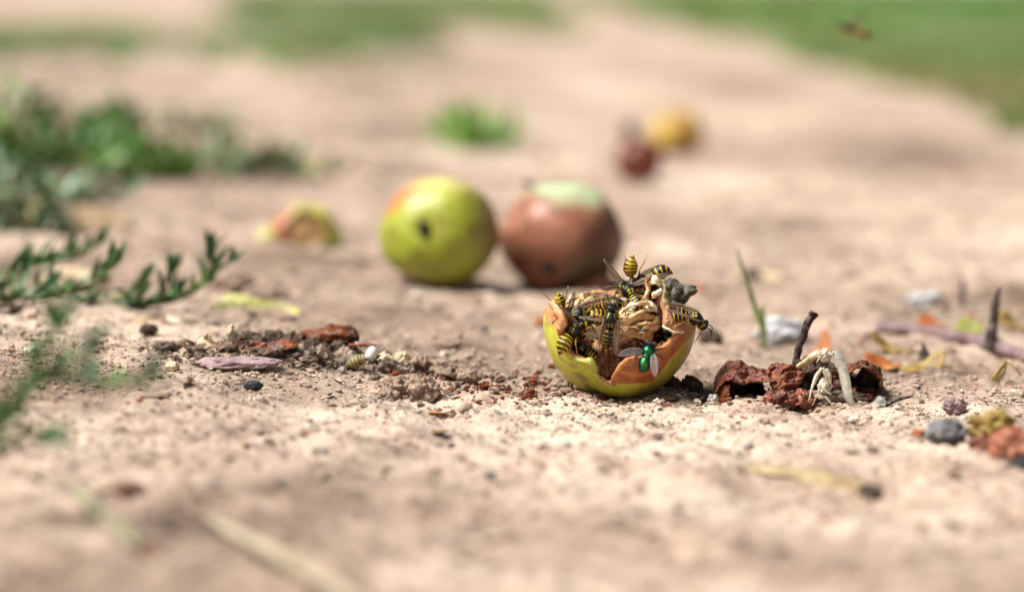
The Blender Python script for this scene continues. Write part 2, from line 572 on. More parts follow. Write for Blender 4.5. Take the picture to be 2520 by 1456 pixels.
# ------------------------------------------------------------------ grass along the path, far behind
M_GRASS = M('grass_blade', WHITE3, scale=0.3, rough=0.55, bump=0, spec=0.25, attr=True, world=True)
def grass_field(name, count, box, test, hmin, hmax, seed, wide=0.35, extra=None, tone=1.0):
    rs = np.random.RandomState(seed)
    x = box[0] + (box[1] - box[0]) * rs.rand(count)
    y = box[2] + (box[3] - box[2]) * rs.rand(count) ** 1.3
    if extra:
        k2, bx = extra
        x = np.concatenate([x, bx[0] + (bx[1] - bx[0]) * rs.rand(k2)]); y = np.concatenate([y, bx[2] + (bx[3] - bx[2]) * rs.rand(k2)])
    k = test(x, y, rs)
    x, y = x[k], y[k]
    z = ground_low(x, y) * (1 / (1 + np.exp((np.abs(y) - 900) / 200)))
    n = len(x)
    big = np.clip(y / 500, 0.7, 3)
    h = (hmin + (hmax - hmin) * rs.rand(n) ** 1.5) * (0.7 + 0.6 * np.clip(pn(x / 25, y / 40, 21) + .5, 0, 1.3)) * np.clip(big, .8, 1.5)
    a = rs.rand(n) * 6.283
    wd = wide * big * (0.6 + .8 * rs.rand(n))
    lean = h * (0.2 + 0.9 * rs.rand(n))
    la = rs.rand(n) * 6.283
    dx, dy = np.cos(a) * wd / 2, np.sin(a) * wd / 2
    lx, ly = np.cos(la) * lean, np.sin(la) * lean
    b0 = np.stack([x - dx, y - dy, z - .2], -1); b1 = np.stack([x + dx, y + dy, z - .2], -1)
    m0 = np.stack([x - dx * .8 + lx * .35, y - dy * .8 + ly * .35, z + h * .6], -1); m1 = np.stack([x + dx * .8 + lx * .35, y + dy * .8 + ly * .35, z + h * .6], -1)
    t = np.stack([x + lx, y + ly, z + h * .95], -1)
    V = np.stack([b0, b1, m1, m0, t], 1).reshape(-1, 3)
    i = np.arange(n)[:, None] * 5
    F = np.concatenate([i + [0, 1, 2], i + [0, 2, 3], i + [3, 2, 4]], 0)
    f1 = np.clip(0.5 + pn(x / 38, y / 70, 22) * 1.1 + .15 * rs.randn(n), 0, 1)[:, None]
    f2 = np.clip(pn(x / 30 + 9, y / 60, 23) * 1.6 - .1 + .2 * rs.randn(n), 0, 1)[:, None]
    c = np.array([.065, .215, .06]) * (1 - f1) + np.array([.17, .30, .06]) * f1
    f2 = np.clip(f2 + np.clip((230 - y) / 140, 0, .7)[:, None], 0, 1)
    c = c * (1 - f2 * .7) + np.array([.30, .24, .12]) * f2 * .7
    c = np.repeat(c * tone, 5, 0)
    return tag(mk_np(name, V, F, M_GRASS, cols=c, smooth=False), None, kind='stuff')
def right_verge(x, y, rs):
    edge = 38.5 + 3 * pn(y / 18, y * 0 + 8, 33) + 5 * pn(y / 60, y * 0 + 3, 24) + 1.5 * np.abs(rs.randn(len(x))) - np.clip((y - 300) / 100, 0, 3) * 1.5
    return (x > edge) & (x < 55 + (y + 90) * 0.23)
o = grass_field('grass', 70000, (28, 480, 140, 1900), right_verge, 2.0, 4.6, 31, .5, (14000, (36, 110, 120, 360)))
o['label'] = 'short green grass of the verge beside the dirt path, far behind the apples'
def left_patches(x, y, rs):
    near = (y > 262 + 55 * pn(x / 14, x * 0 + 2, 28) + 25 * pn(x / 5, x * 0 + 5, 29)) & (y < 420) & (x < -16 + 16 * pn(y / 50, y * 0 + 7, 25) + (y - 330) * .08)
    far = (y > 480) & (x < 14 + 10 * pn(y / 80, y * 0 + 9, 26)) & (x > -0.085 * (y + 90) + 14 * pn(y / 60, x / 30, 34))
    gap = pn(x / 26, y / 60, 27) + 0.2 * rs.randn(len(x)) > np.where(near, -0.02, -0.08)
    return (near | far) & gap & (x > -60 - (y + 90) * 0.23)
o = grass_field('grass_patches', 60000, (-420, 60, 280, 1900), left_patches, 1.2, 3.4, 32, .5, (16000, (-120, 30, 230, 430)), .95)
o['label'] = 'patchy low green weeds growing across the path far behind the apples'

# ------------------------------------------------------------------ the eaten apple, hollowed by wasps
AC = A(1524, 796.5, 0.2)                      # its middle
AR = 2.15
EY = AC.y
def C1(x, y, dep):                            # a point of the apple: place in its close view, depth in mm from its middle (towards the lens is minus)
    u = (1850 + x * 0.39828) * 0.70549
    v = (860 + y * 0.39828) * 0.70549
    return A(u, v, EY + dep * 0.1)
RIM = [(-180, 4.6), (-165, 5.0), (-150, 4.0), (-130, 4.4), (-110, 5.2), (-90, 6.2), (-75, 6.8), (-64, 6.6), (-57, 3.5), (-53, 0.2), (-49, -4.4), (-44, -6.6), (-38, -7.8),
       (-28, -8.5), (-24, -10.5), (-20, -14.0), (-12, -15.6), (-6, -15.9), (-3, -13.5), (0, -10.8), (5, -8.2), (17, -7.2), (30, -5.7), (40, -4.2), (47, -2.0), (53, -0.3),
       (60, 0.6), (75, 1.2), (95, 1.6), (120, 2.4), (150, 4.4), (165, 4.0), (180, 4.6)]
GREEN = [(-180, 99), (-7, 99), (-5, -15.6), (34, -15.2), (38, -13.6), (42, -10.2), (49, -6.2), (60, -3.4), (70, -1.6), (80, 0.0), (84, 99), (180, 99)]
PEACH = [(-180, 2.6), (-120, 3.0), (-90, 5.5), (-72, 7.0), (-60, 7.5), (-52, 3.0), (-46, 0.7), (-20, 0.5), (60, 0.6), (90, 1.2), (180, 2.6)]
def shell():
    NT, NP = 300, 150
    V, fv, cols = [], [], []
    def surf(th, ph):
        s, c = math.sin(ph), math.cos(ph)
        d = Vector((math.sin(th) * s, -math.cos(th) * s, -c))
        dz = d.z * AR * 10
        deg = math.degrees(th)
        rim = curve1(RIM, deg) + 0.5 * mnoise.noise(Vector((th * 9, 0, 3.3))) + 0.22 * mnoise.noise(Vector((th * 19, 0, 1.3)))
        f = rim - dz
        k = 1 + 0.018 * mnoise.noise(d * 2.1 + Vector((4, 1, 0)))
        k += 0.012 * mnoise.noise(Vector((th * 7, dz * .12, 2)))
        if deg < -10:
            k += 0.012 * mnoise.noise(Vector((deg * .12 + dz * .35, deg * 0.05, 5))) * smoothstep(9, 1, f)
        nearf = max(0.0, 1 - max(f, 0) / 3.2)
        roll = {True: 0.085, False: 0.03}[deg < -50 or deg > 150]
        k -= roll * nearf ** 2
        fine = mnoise.noise(Vector((th * 12, dz * .4, 7)))
        k += 0.007 * fine * smoothstep(4.5, .5, f)
        gr = curve1(GREEN, deg)
        orange = smoothstep(-0.5, 0.6, dz - gr + 0.6 * mnoise.noise(d * 9))
        k -= 0.012 * orange
        # puckered fold above the bottom edge of the gnawed lip
        fold = math.exp(-((dz + 13.2 - (deg - 8) * 0.10) / 0.55) ** 2) * smoothstep(0, 8, deg) * smoothstep(36, 24, deg)
        k -= 0.03 * fold
        if -34 < deg < -2 and dz < -10:                    # curled lower lip of the notch
            k += 0.018 * smoothstep(2.2, .2, f)
        p = d * (AR * k)
        p.z *= 0.985
        # colour of the skin itself
        n1 = mnoise.noise(d * 1.7 + Vector((2, 0, 0))) * .5 + .5
        g = mixc((0.52, 0.56, 0.06), (0.60, 0.54, 0.065), n1)
        g = mixc(g, (0.34, 0.265, 0.04), smoothstep(5, 60, deg) * (0.45 + .5 * n1))
        g = mixc(g, (0.30, 0.22, 0.09), smoothstep(.25, .6, mnoise.noise(d * 6 + Vector((9, 3, 1)))) * .6)
        stk = mnoise.noise(Vector((deg * .28, dz * .06, 8)))
        g = mixc(g, (0.52, 0.42, 0.13), smoothstep(.1, .6, stk) * .4)
        if deg < -26 and dz < -12:                         # brown bruise low on the flank
            g = mixc(g, (0.17, 0.10, 0.055), smoothstep(-.5, .55, mnoise.noise(d * 5) + .15 - abs(deg + 42) / 22) * .85)
        c = g
        pw = curve1(PEACH, deg) * (1 + .35 * mnoise.noise(d * 7))
        pe = smoothstep(pw, pw * .35, f)
        peach = mixc((0.60, 0.31, 0.15), (0.48, 0.17, 0.06), mnoise.noise(d * 12) * .5 + .5)
        c = mixc(c, peach, pe)
        org = mixc((0.50, 0.15, 0.035), (0.34, 0.085, 0.025), mnoise.noise(d * 8 + Vector((3, 3, 3))) * .5 + .5)
        org = mixc(org, (0.62, 0.36, 0.16), smoothstep(2.2, .2, f) * .7)
        c = mixc(c, org, orange)
        return p, f, c
    grid = {}
    for j in range(NP + 1):
        ph = R(2) + (R(118) - R(2)) * j / NP
        for i in range(NT + 1):
            th = -math.pi + 2 * math.pi * i / NT
            grid[(i, j)] = surf(th, ph)
    idx = {}
    def vid(i, j):
        i = i % NT
        if (i, j) not in idx:
            idx[(i, j)] = len(V)
            p, f, c = grid[(i, j)]
            V.append(p); fv.append(f); cols.append(c)
        return idx[(i, j)]
    cut = {}
    def cutv(a, b):
        k = (min(a, b), max(a, b))
        if k not in cut:
            t = fv[a] / (fv[a] - fv[b])
            t = min(.97, max(.03, t))
            cut[k] = len(V)
            V.append(V[a].lerp(V[b], t)); fv.append(0.0); cols.append(mixc(cols[a], cols[b], t))
        return cut[k]
    F = []
    for j in range(NP):
        for i in range(NT):
            q = [vid(i, j), vid(i + 1, j), vid(i + 1, j + 1), vid(i, j + 1)]
            for tri in ((q[0], q[1], q[2]), (q[0], q[2], q[3])):
                ins = [fv[x] > 0 for x in tri]
                if all(ins):
                    F.append(tri)
                elif any(ins):
                    poly = []
                    for a, b in zip(tri, tri[1:] + tri[:1]):
                        if fv[a] > 0: poly.append(a)
                        if (fv[a] > 0) != (fv[b] > 0): poly.append(cutv(a, b))
                    if len(poly) >= 3: F.append(tuple(poly))
    # floor of the bowl
    ring = [vid(i, 0) for i in range(NT)]
    b = len(V)
    V.append(Vector((0, 0, -AR * .985))); fv.append(20.); cols.append((.4, .35, .06))
    for i in range(NT):
        F.append((ring[(i + 1) % NT], ring[i], b))
    used = sorted({x for f in F for x in f})
    mp = {x: k for k, x in enumerate(used)}
    return [V[x] for x in used], [tuple(mp[x] for x in f) for f in F], [cols[x] for x in used]

M_PEEL = M('apple_peel', [(0.84, .84, .84), (1, 1, 1), (1.08, 1.08, 1.08)], scale=5, rough=0.34, bump=0.10, bscale=26, spec=0.42, attr=True, sss=0.12, dist=.02)
M_INNER = M('brown_apple_flesh', [(0.07, 0.026, 0.014), (0.22, 0.085, 0.042), (0.36, 0.17, 0.085)], scale=2.6, rough=0.75, bump=0.9, bscale=9, spec=0.25, dist=.06, stretch=(2.2, 2.2, .7))
M_FLESH = M('red_brown_flesh', [(0.12, 0.040, 0.020), (0.40, 0.16, 0.075), (0.52, 0.29, 0.15)], scale=2.2, rough=0.6, bump=0.9, bscale=8, spec=0.35, dist=.06, stretch=(2.6, 2.6, .8))
M_RIM = M('torn_flesh', [(0.42, 0.17, 0.07), (0.60, 0.33, 0.15), (0.70, 0.50, 0.28)], scale=5, rough=0.6, bump=0.4, bscale=18, spec=0.3, sss=0.1)
M_PALE = M('dried_membrane', [(0.22, 0.07, 0.02), (0.66, 0.40, 0.19), (0.82, 0.66, 0.43)], scale=2.4, rough=0.5, bump=0.3, bscale=14, spec=0.35, sss=0.15, stretch=(1, 1, 2.5))
M_CREAM = M('cream_flesh', [(0.55, 0.32, 0.13), (0.80, 0.68, 0.44), (0.86, 0.80, 0.64)], scale=2.6, rough=0.5, bump=0.25, bscale=14, spec=0.35, sss=0.2)
M_REDBROWN = M('rotten_core', [(0.06, 0.018, 0.010), (0.20, 0.055, 0.025), (0.33, 0.12, 0.05)], scale=5, rough=0.6, bump=0.8, bscale=15, spec=0.35, dist=.05)
M_YFLESH = M('yellow_flesh', [(0.42, 0.30, 0.06), (0.62, 0.50, 0.14), (0.70, 0.62, 0.28)], scale=3, rough=0.55, bump=0.3, bscale=14, spec=0.3, sss=.15)
M_CALYX = M('dry_calyx', [(0.025, 0.022, 0.018), (0.09, 0.082, 0.062), (0.30, 0.28, 0.21)], scale=3.2, rough=0.85, bump=0.7, bscale=18, spec=0.2, dist=.04)
M_TONGUE = M('tongue_peel', [(0.86, .84, .82), (1, 1, 1), (1.1, 1.08, 1.05)], scale=6, rough=0.5, bump=0.35, bscale=20, spec=0.35, attr=True, sss=.1)

eaten = empty('eaten_apple', (AC.x, AC.y, AC.z - AR * .985), 'hollowed yellow-green apple shell swarming with wasps, torn open in front', 'apple')
eaten.location = (AC.x, AC.y, AC.z - AR * .985)
EL = eaten.location.copy()
def eloc(pts):
    return [Vector(p) - EL for p in pts]
V, F, cols = shell()
o = mk('peel', [v + (AC - EL) for v in V], F, None, eaten, cols=cols, mats=[M_PEEL, M_INNER, M_RIM])
solid(o, 0.17, -1.0, 1, 2)

def flake(name, rows, mat, nu=22, nv=16, t=0.03, amp=0.05, freq=3.0, seed=1, parent=None, cols=None, offset=0.0):
    rows = [[C1(*p) - EL for p in r] for r in rows]
    V, F = rows_patch(rows, nu, nv, 0, amp, freq, seed)
    cl = None
    if cols is not None:
        cl = [cols(i / (nu - 1), j / (nv - 1)) for j in range(nv) for i in range(nu)]
    o = mk(name, V, F, mat, parent or eaten, cols=cl)
    return solid(o, t, offset)

# tongue of skin standing up at the far side of the hole, with the dry calyx on it
def tongue_col(u, v):
    c = mixc((0.50, 0.25, 0.13), (0.38, 0.13, 0.05), smoothstep(.2, .9, u) * smoothstep(.1, .35, v))
    c = mixc(c, (0.30, 0.27, 0.11), smoothstep(.35, .6, v) * .9)
    c = mixc(c, (0.66, 0.56, 0.34), smoothstep(.82, .98, v))
    c = mixc(c, (0.62, 0.34, 0.2), smoothstep(.12, 0, v))
    return mixc(c, (0.25, 0.13, 0.07), max(0, mnoise.noise(Vector((u * 6, v * 14, 3)))) * 1.1)
flake('skin_tongue', [
    [(1172, 700, -15.5), (1230, 722, -16.5), (1290, 735, -16), (1352, 742, -13.5)],
    [(1152, 640, -15), (1205, 660, -16.5), (1280, 650, -15.5), (1362, 650, -11)],
    [(1148, 540, -14), (1190, 545, -15.5), (1250, 545, -14), (1318, 560, -9)],
    [(1150, 430, -12), (1180, 430, -13.5), (1215, 430, -12), (1262, 440, -7)],
    [(1146, 345, -10.5), (1165, 335, -12), (1190, 330, -10), (1216, 335, -5)],
    [(1078, 268, -9), (1100, 255, -9), (1140, 270, -7), (1178, 292, -4)]],
    M_TONGUE, 32, 48, t=0.07, amp=0.08, freq=2.8, seed=3, cols=tongue_col, offset=-1)
flake('rolled_edge', [[(1160, 690, -15.8), (1210, 722, -17.2), (1275, 742, -17.0), (1340, 742, -14.5)], [(1165, 702, -16.6), (1212, 737, -17.6), (1278, 757, -17.2), (1342, 755, -14.8)]], M_CREAM, 24, 5, t=0.07, amp=.03, seed=8)
# hollow red core behind the tongue's tip
flake('core_wall', [
    [(1000, 610, -8), (1050, 600, -7), (1110, 590, -8), (1150, 600, -9)],
    [(1000, 480, -8), (1050, 470, -5), (1110, 460, -6), (1150, 470, -9)],
    [(1005, 380, -8.5), (1050, 360, -4), (1105, 350, -5), (1150, 370, -9)],
    [(1020, 290, -8.5), (1050, 268, -6), (1085, 262, -6), (1120, 280, -8)]], M_REDBROWN, 22, 24, t=0.06, amp=.12, freq=4, seed=5)
flake('core_edge', [
    [(1000, 560, -10), (1022, 560, -11), (1045, 565, -10)],
    [(1000, 470, -10.5), (1022, 465, -11.5), (1050, 475, -10)],
    [(1003, 390, -10.5), (1020, 385, -11), (1042, 400, -10)],
    [(1010, 310, -10), (1024, 305, -10.5), (1044, 312, -9.5)]], M_RIM, 10, 26, t=0.05, amp=.08, freq=4, seed=6)
flake('peel_flap', [
    [(1060, 455, -12), (1100, 445, -12.5), (1150, 400, -12.5)],
    [(1062, 430, -12.5), (1100, 412, -13), (1152, 378, -13)],
    [(1070, 405, -12), (1105, 388, -12.5), (1148, 366, -12.5)]], M_CREAM, 16, 10, t=0.05, amp=.03, seed=7)
flake('pale_tip', [
    [(1062, 330, -11), (1100, 330, -12), (1150, 350, -11)],
    [(1066, 285, -11), (1105, 285, -12), (1152, 310, -10)],
    [(1070, 256, -9.5), (1105, 262, -10), (1140, 288, -8.5)]], M_CREAM, 16, 12, t=0.05, amp=.04, seed=9)

# dried sepals
def sepal(pts, w0, seed):
    P = catmull([C1(*p) - EL for p in pts], 6)
    k = len(P)
    def fn(u, v):
        i = v * (k - 1)
        p = P[int(round(i))]
        t = (P[min(int(i) + 1, k - 1)] - P[max(int(i) - 1, 0)]).normalized()
        side = t.cross(Vector((0.2, -1, 0.3))).normalized()
        ww = w0 * .8 * (math.sin(math.pi * (0.22 + 0.72 * v)) ** 0.9) + .03
        q = p + side * (u - .5) * ww + Vector((0, -1, 0)) * (0.22 * w0 * math.cos((u - .5) * 5))
        n = mnoise.noise(q * 4.5 + Vector((seed * 3, 0, seed)))
        return q + Vector((n, mnoise.noise(q * 4.5 + Vector((0, seed * 5, 9))), mnoise.noise(q * 5 + Vector((7, seed, 0))))) * 0.05 + Vector((0, -1, .3)) * (abs(mnoise.noise(q * 11 + Vector((seed, 0, 0)))) * .05)
    V, F = patch_g(13, k, fn)
    return V, F
cal = None
for s, (pts, w0) in enumerate([
        ([(1215, 540, -9), (1210, 440, -10), (1215, 350, -10), (1250, 285, -9)], 0.55),
        ([(1230, 520, -9), (1270, 430, -11), (1300, 370, -11), (1240, 290, -10.5)], 0.45),
        ([(1260, 540, -9), (1320, 450, -11), (1390, 395, -11), (1458, 372, -9.5)], 0.42),
        ([(1240, 470, -8), (1310, 420, -8), (1370, 385, -8), (1440, 400, -7.5)], 0.45),
        ([(1230, 430, -10), (1270, 500, -11.5), (1310, 540, -11), (1330, 575, -9)], 0.5)]):
    V, F = sepal(pts, w0, s + 1)
    solid(mk('dry_sepal', V, F, M_CALYX, eaten), 0.02)
lump('calyx_base', C1(1240, 480, -7.5) - EL, (0.13, 0.12, 0.22), M_CALYX, 4, 0.45, 2.5, 3, parent=eaten)
for s, pts in enumerate([[(1330, 520, -10), (1352, 500, -10.5), (1360, 470, -10.5), (1345, 455, -10)], [(1320, 545, -10), (1340, 552, -10.5), (1330, 575, -10)], [(1262, 300, -11), (1268, 350, -11.6), (1266, 400, -11.5)]]):
    tube('calyx_fibre', [C1(*p) - EL for p in pts], [0.022, 0.015, 0.008], M_CALYX, eaten, n=6)

# brown flesh and crumpled dry core in the hollow
def inlump(name, at, rad, mat, seed, amp=.35, freq=2.0, rot=(0, 0, 0)):
    return lump(name, C1(*at) - EL, rad, mat, seed, amp, freq, 4, rot, eaten)
inlump('brown_flesh', (640, 1005, -8.5), (0.50, 0.38, 0.60), M_INNER, 3, .3, 2.2)
inlump('brown_flesh', (560, 900, -5), (0.45, 0.4, 0.35), M_INNER, 6, .4, 2.2)
inlump('core_heart', (960, 700, -4), (0.62, 0.6, 0.72), M_REDBROWN, 5, .3, 1.8)
inlump('brown_flesh', (850, 900, -6.5), (0.75, 0.45, 0.45), M_INNER, 8, .3, 1.8)
flake('inner_flesh', [
    [(575, 1190, -7), (640, 1205, -7.5), (720, 1210, -8), (800, 1200, -8), (900, 1180, -8)],
    [(540, 1080, -8.5), (610, 1080, -9.5), (700, 1080, -11), (800, 1060, -10), (900, 1030, -9)],
    [(480, 960, -8), (590, 950, -9), (700, 940, -8.5), (800, 930, -8.5), (930, 920, -8)],
    [(470, 850, -7), (590, 830, -7.5), (700, 830, -7.5), (810, 830, -8), (960, 820, -9)]], M_FLESH, 44, 40, t=.04, amp=.09, freq=3.4, seed=21)
inlump('cream_chunk', (560, 755, -8.5), (0.26, 0.2, 0.22), M_CREAM, 9, .3, 1.5, (0, .5, 0))
flake('dry_membrane', [
    [(765, 560, -7), (850, 520, -8), (950, 520, -9), (1010, 500, -8)],
    [(780, 610, -9), (860, 580, -11), (950, 560, -11), (1030, 520, -9)],
    [(785, 680, -10), (860, 650, -12.5), (950, 620, -12), (1040, 570, -10)],
    [(790, 735, -10), (860, 720, -12.5), (940, 690, -12), (1050, 640, -10)]], M_PALE, 34, 26, t=.03, amp=.07, freq=3.2, seed=11)
flake('white_flake', [
    [(950, 600, -12), (1000, 575, -13.5), (1060, 555, -14), (1108, 585, -13)],
    [(965, 560, -12.5), (1010, 530, -14.5), (1070, 520, -15), (1112, 545, -13.5)],
    [(990, 510, -11.5), (1020, 495, -13), (1065, 495, -13), (1100, 525, -12)],
    [(1000, 480, -10), (1030, 478, -10.5), (1060, 485, -10.5), (1080, 505, -10)]], M_CREAM, 24, 18, t=.03, amp=.04, seed=12)
flake('dry_membrane', [
    [(830, 700, -13), (900, 660, -14.5), (990, 640, -15), (1090, 660, -13)],
    [(850, 690, -14), (910, 640, -16), (1000, 600, -16), (1095, 620, -13.5)],
    [(880, 680, -13), (930, 620, -15), (1010, 580, -15), (1100, 600, -12.5)]], M_PALE, 34, 20, t=.03, amp=.05, freq=3.2, seed=13)
flake('dry_membrane', [
    [(905, 705, -14.5), (970, 690, -16), (1030, 690, -16), (1085, 690, -14)],
    [(915, 690, -15.5), (975, 672, -17), (1035, 668, -16.5), (1090, 665, -14)],
    [(930, 678, -14.5), (975, 660, -16), (1035, 655, -15.5), (1085, 650, -13)]], M_PALE, 30, 14, t=.03, amp=.045, freq=3.2, seed=14)
flake('pale_plate', [
    [(775, 815, -11), (860, 800, -12.5), (960, 805, -12.5), (1070, 850, -11)],
    [(785, 765, -12), (870, 745, -14), (970, 745, -14), (1075, 780, -12)],
    [(800, 735, -12), (880, 710, -13.5), (980, 705, -13.5), (1075, 720, -11.5)]], M_PALE, 34, 20, t=.03, amp=.05, freq=2.8, seed=15)
flake('dry_membrane', [
    [(960, 640, -10), (975, 560, -11), (985, 500, -11), (1000, 440, -10.5)],
    [(985, 640, -11), (1000, 560, -12.5), (1005, 500, -12), (1020, 440, -11.5)],
    [(1015, 620, -10), (1025, 560, -11.5), (1030, 500, -11), (1040, 440, -10.5)]], M_PALE, 26, 12, t=.03, amp=.04, freq=3, seed=16)
flake('dry_membrane', [
    [(545, 850, -11), (560, 905, -12), (600, 915, -12.5), (640, 900, -11.5)],
    [(555, 830, -12), (575, 885, -13.5), (605, 895, -14), (640, 870, -12.5)],
    [(570, 790, -11), (590, 820, -12), (610, 830, -12), (640, 820, -11)]], M_PALE, 20, 14, t=.02, amp=.07, freq=5, seed=17)
flake('yellow_flesh', [
    [(350, 520, 8), (450, 510, 10), (560, 500, 11), (700, 490, 11)],
    [(380, 480, 9.5), (470, 470, 11.5), (570, 465, 12), (720, 455, 11.5)],
    [(420, 455, 11), (500, 440, 12.5), (600, 430, 13), (740, 420, 12)]], M_CREAM, 26, 14, t=.06, amp=.1, freq=4, seed=18)
flake('peel_curl', [
    [(210, 480, -1), (235, 455, 0), (290, 470, 1)],
    [(225, 450, -1), (255, 420, 0), (300, 450, 1)],
    [(240, 425, 0), (265, 412, 1), (305, 440, 1)]], M_CREAM, 12, 10, t=.04, amp=.05, seed=19)
flake('dry_membrane', [
    [(790, 600, -12), (850, 560, -13.5), (920, 545, -14), (985, 505, -13)],
    [(800, 565, -13), (860, 520, -15), (930, 505, -15.5), (990, 470, -14)],
    [(820, 535, -12), (870, 495, -13.5), (935, 485, -14), (995, 450, -12.5)]], M_CREAM, 30, 18, t=.014, amp=.04, freq=3, seed=31)
flake('dry_membrane', [
    [(780, 700, -13.5), (840, 680, -15), (920, 650, -15.5), (1000, 600, -15)],
    [(786, 660, -14.5), (850, 630, -16.5), (925, 600, -17), (1005, 560, -16)],
    [(800, 640, -13.5), (855, 605, -15.5), (930, 578, -16), (1005, 545, -15)]], M_PALE, 34, 18, t=.014, amp=.045, freq=3, seed=32)
flake('dry_membrane', [
    [(1010, 760, -13), (1060, 740, -14), (1110, 730, -13.5), (1140, 700, -12)],
    [(1020, 700, -14), (1065, 670, -15), (1110, 655, -14.5), (1135, 640, -12.5)],
    [(1040, 650, -13), (1075, 620, -14), (1110, 605, -13.5), (1130, 600, -12)]], M_PALE, 22, 18, t=.014, amp=.05, freq=3, seed=33)
for k, (x, y, w, h, d) in enumerate([(330, 480, 70, 50, 7), (420, 470, 90, 45, 10), (520, 455, 80, 50, 12), (620, 450, 90, 40, 13), (455, 500, 80, 40, 8), (560, 500, 90, 35, 9), (700, 455, 70, 40, 12), (250, 520, 50, 50, 3)]):
    flake('torn_scrap', [[(x, y, d), (x + w * .5, y + 6, d - .8), (x + w, y - 4, d)], [(x + 4, y - h * .5, d - .6), (x + w * .5, y - h * .6, d - 1.6), (x + w - 6, y - h * .5, d - .6)], [(x + 14, y - h * .9, d + .8), (x + w * .45, y - h, d + .4), (x + w - 16, y - h * .8, d + .8)]], (M_CREAM, M_RIM, M_YFLESH)[k % 3], 16, 12, t=.02, amp=.08, freq=4.5, seed=80 + k)
M_LIP = M('dried_lip', [(0.42, 0.13, 0.045), (0.60, 0.28, 0.12), (0.74, 0.48, 0.26)], scale=3.5, rough=0.5, bump=0.4, bscale=16, spec=.4, sss=.1)
tube('rolled_rim', [C1(*p) - EL for p in [(318, 490, 9), (400, 455, 12.5), (480, 425, 15), (560, 408, 16.5), (640, 412, 17), (690, 420, 17), (730, 398, 17), (790, 385, 16.5), (835, 400, 15)]], [0.05, 0.075, 0.085, 0.09, 0.085, 0.07, 0.10, 0.10, 0.07], M_LIP, eaten, n=10, sub=6, rough=.35, rs=2.0)

def skin_pt(x, y, out=0.0):        # the point of the round skin seen there
    dx, dz = (x - 780) / 31.4, (680 - y) / 31.4
    d2 = max(1.0, 21.2 ** 2 - dx * dx - dz * dz)
    return C1(x, y, -math.sqrt(d2) - out) - EL
M_GLIP = M('green_lip', [(0.34, 0.33, 0.05), (0.47, 0.48, 0.08), (0.56, 0.54, 0.16)], scale=3, rough=0.35, bump=0.25, bscale=12, spec=.45, sss=.1)
tube('rolled_rim', [skin_pt(*p) for p in [(165, 492, .2), (215, 515, .3), (252, 560, .4), (274, 610, .4), (282, 660, .4), (268, 715, .3), (250, 770, 0)]], [.05, .13, .16, .15, .14, .11, .05], M_LIP, eaten, n=14, sub=8, rough=.55, rs=1.3)
tube('curled_lip', [skin_pt(*p) for p in [(262, 880, -.4), (320, 945, -.2), (395, 985, .1), (470, 1003, .3), (525, 1008, .4), (556, 1045, .4), (568, 1100, .3), (605, 1165, .2), (670, 1218, .2), (735, 1242, 0)]], [.03, .07, .085, .095, .10, .09, .075, .07, .06, .03], M_GLIP, eaten, n=14, sub=8, rough=.5, rs=1.3)
M_ORG = M('orange_flesh', [(0.26, 0.065, 0.02), (0.50, 0.16, 0.04), (0.60, 0.28, 0.10)], scale=2.2, rough=0.5, bump=0.35, bscale=10, spec=.4, sss=.1, stretch=(1, 1, 2.5))
M_OLIP = M('orange_lip', [(0.40, 0.12, 0.035), (0.56, 0.23, 0.08), (0.66, 0.40, 0.2)], scale=3, rough=0.5, bump=0.3, bscale=12, spec=.4, sss=.1)
tube('torn_lip', [skin_pt(*p) for p in [(708, 1215, .1), (735, 1140, .2), (770, 1075, .3), (832, 1003, .4), (900, 982, .4), (970, 968, .4), (1040, 942, .4), (1110, 912, .4), (1165, 888, .4), (1215, 850, .4), (1270, 785, .3), (1318, 738, .1)]], [.04, .07, .075, .08, .075, .07, .075, .085, .09, .085, .07, .05], M_OLIP, eaten, n=14, sub=8, rough=.55, rs=1.3)
V, F = rows_patch([[skin_pt(*p) for p in r] for r in [
    [(716, 1212, .9), (800, 1196, 1.5), (900, 1172, 1.6), (1012, 1132, .8)],
    [(742, 1115, .8), (830, 1095, 1.1), (930, 1070, 1.1), (1040, 1040, .7)],
    [(832, 1003, .4), (910, 986, .5), (985, 966, .5), (1070, 932, .4)]]], 40, 28, 0, .03, 3, 22, .07)
solid(mk('folded_flap', V, F, M_ORG, eaten), .05)
_r = random.Random(41)
for k in range(15):
    x, y = _r.uniform(780, 990), _r.uniform(500, 800)
    dx, dy = _r.uniform(60, 130), _r.uniform(-55, 15)
    w = _r.uniform(18, 42)
    d = _r.uniform(-15.5, -12.0)
    flake('dry_shard', [[(x, y, d), (x + dx * .33, y + dy * .5 - 8, d - 1.2), (x + dx * .66, y + dy * .8 - 4, d - 1.4), (x + dx, y + dy, d)],
                        [(x + 2, y - w * .45, d - 1.6), (x + dx * .33, y + dy * .5 - w * .7, d - 2.8), (x + dx * .66, y + dy * .8 - w * .6, d - 2.6), (x + dx - 6, y + dy - w * .3, d - 1.0)],
                        [(x + 8, y - w * .6, d - .6), (x + dx * .33, y + dy * .5 - w, d - 1.6), (x + dx * .66, y + dy * .8 - w * .9, d - 1.4), (x + dx - 10, y + dy - w * .4, d + .2)]], _r.choice([M_PALE, M_PALE, M_CREAM]), 20, 10, t=.012, amp=.03, freq=3.5, seed=60 + k)

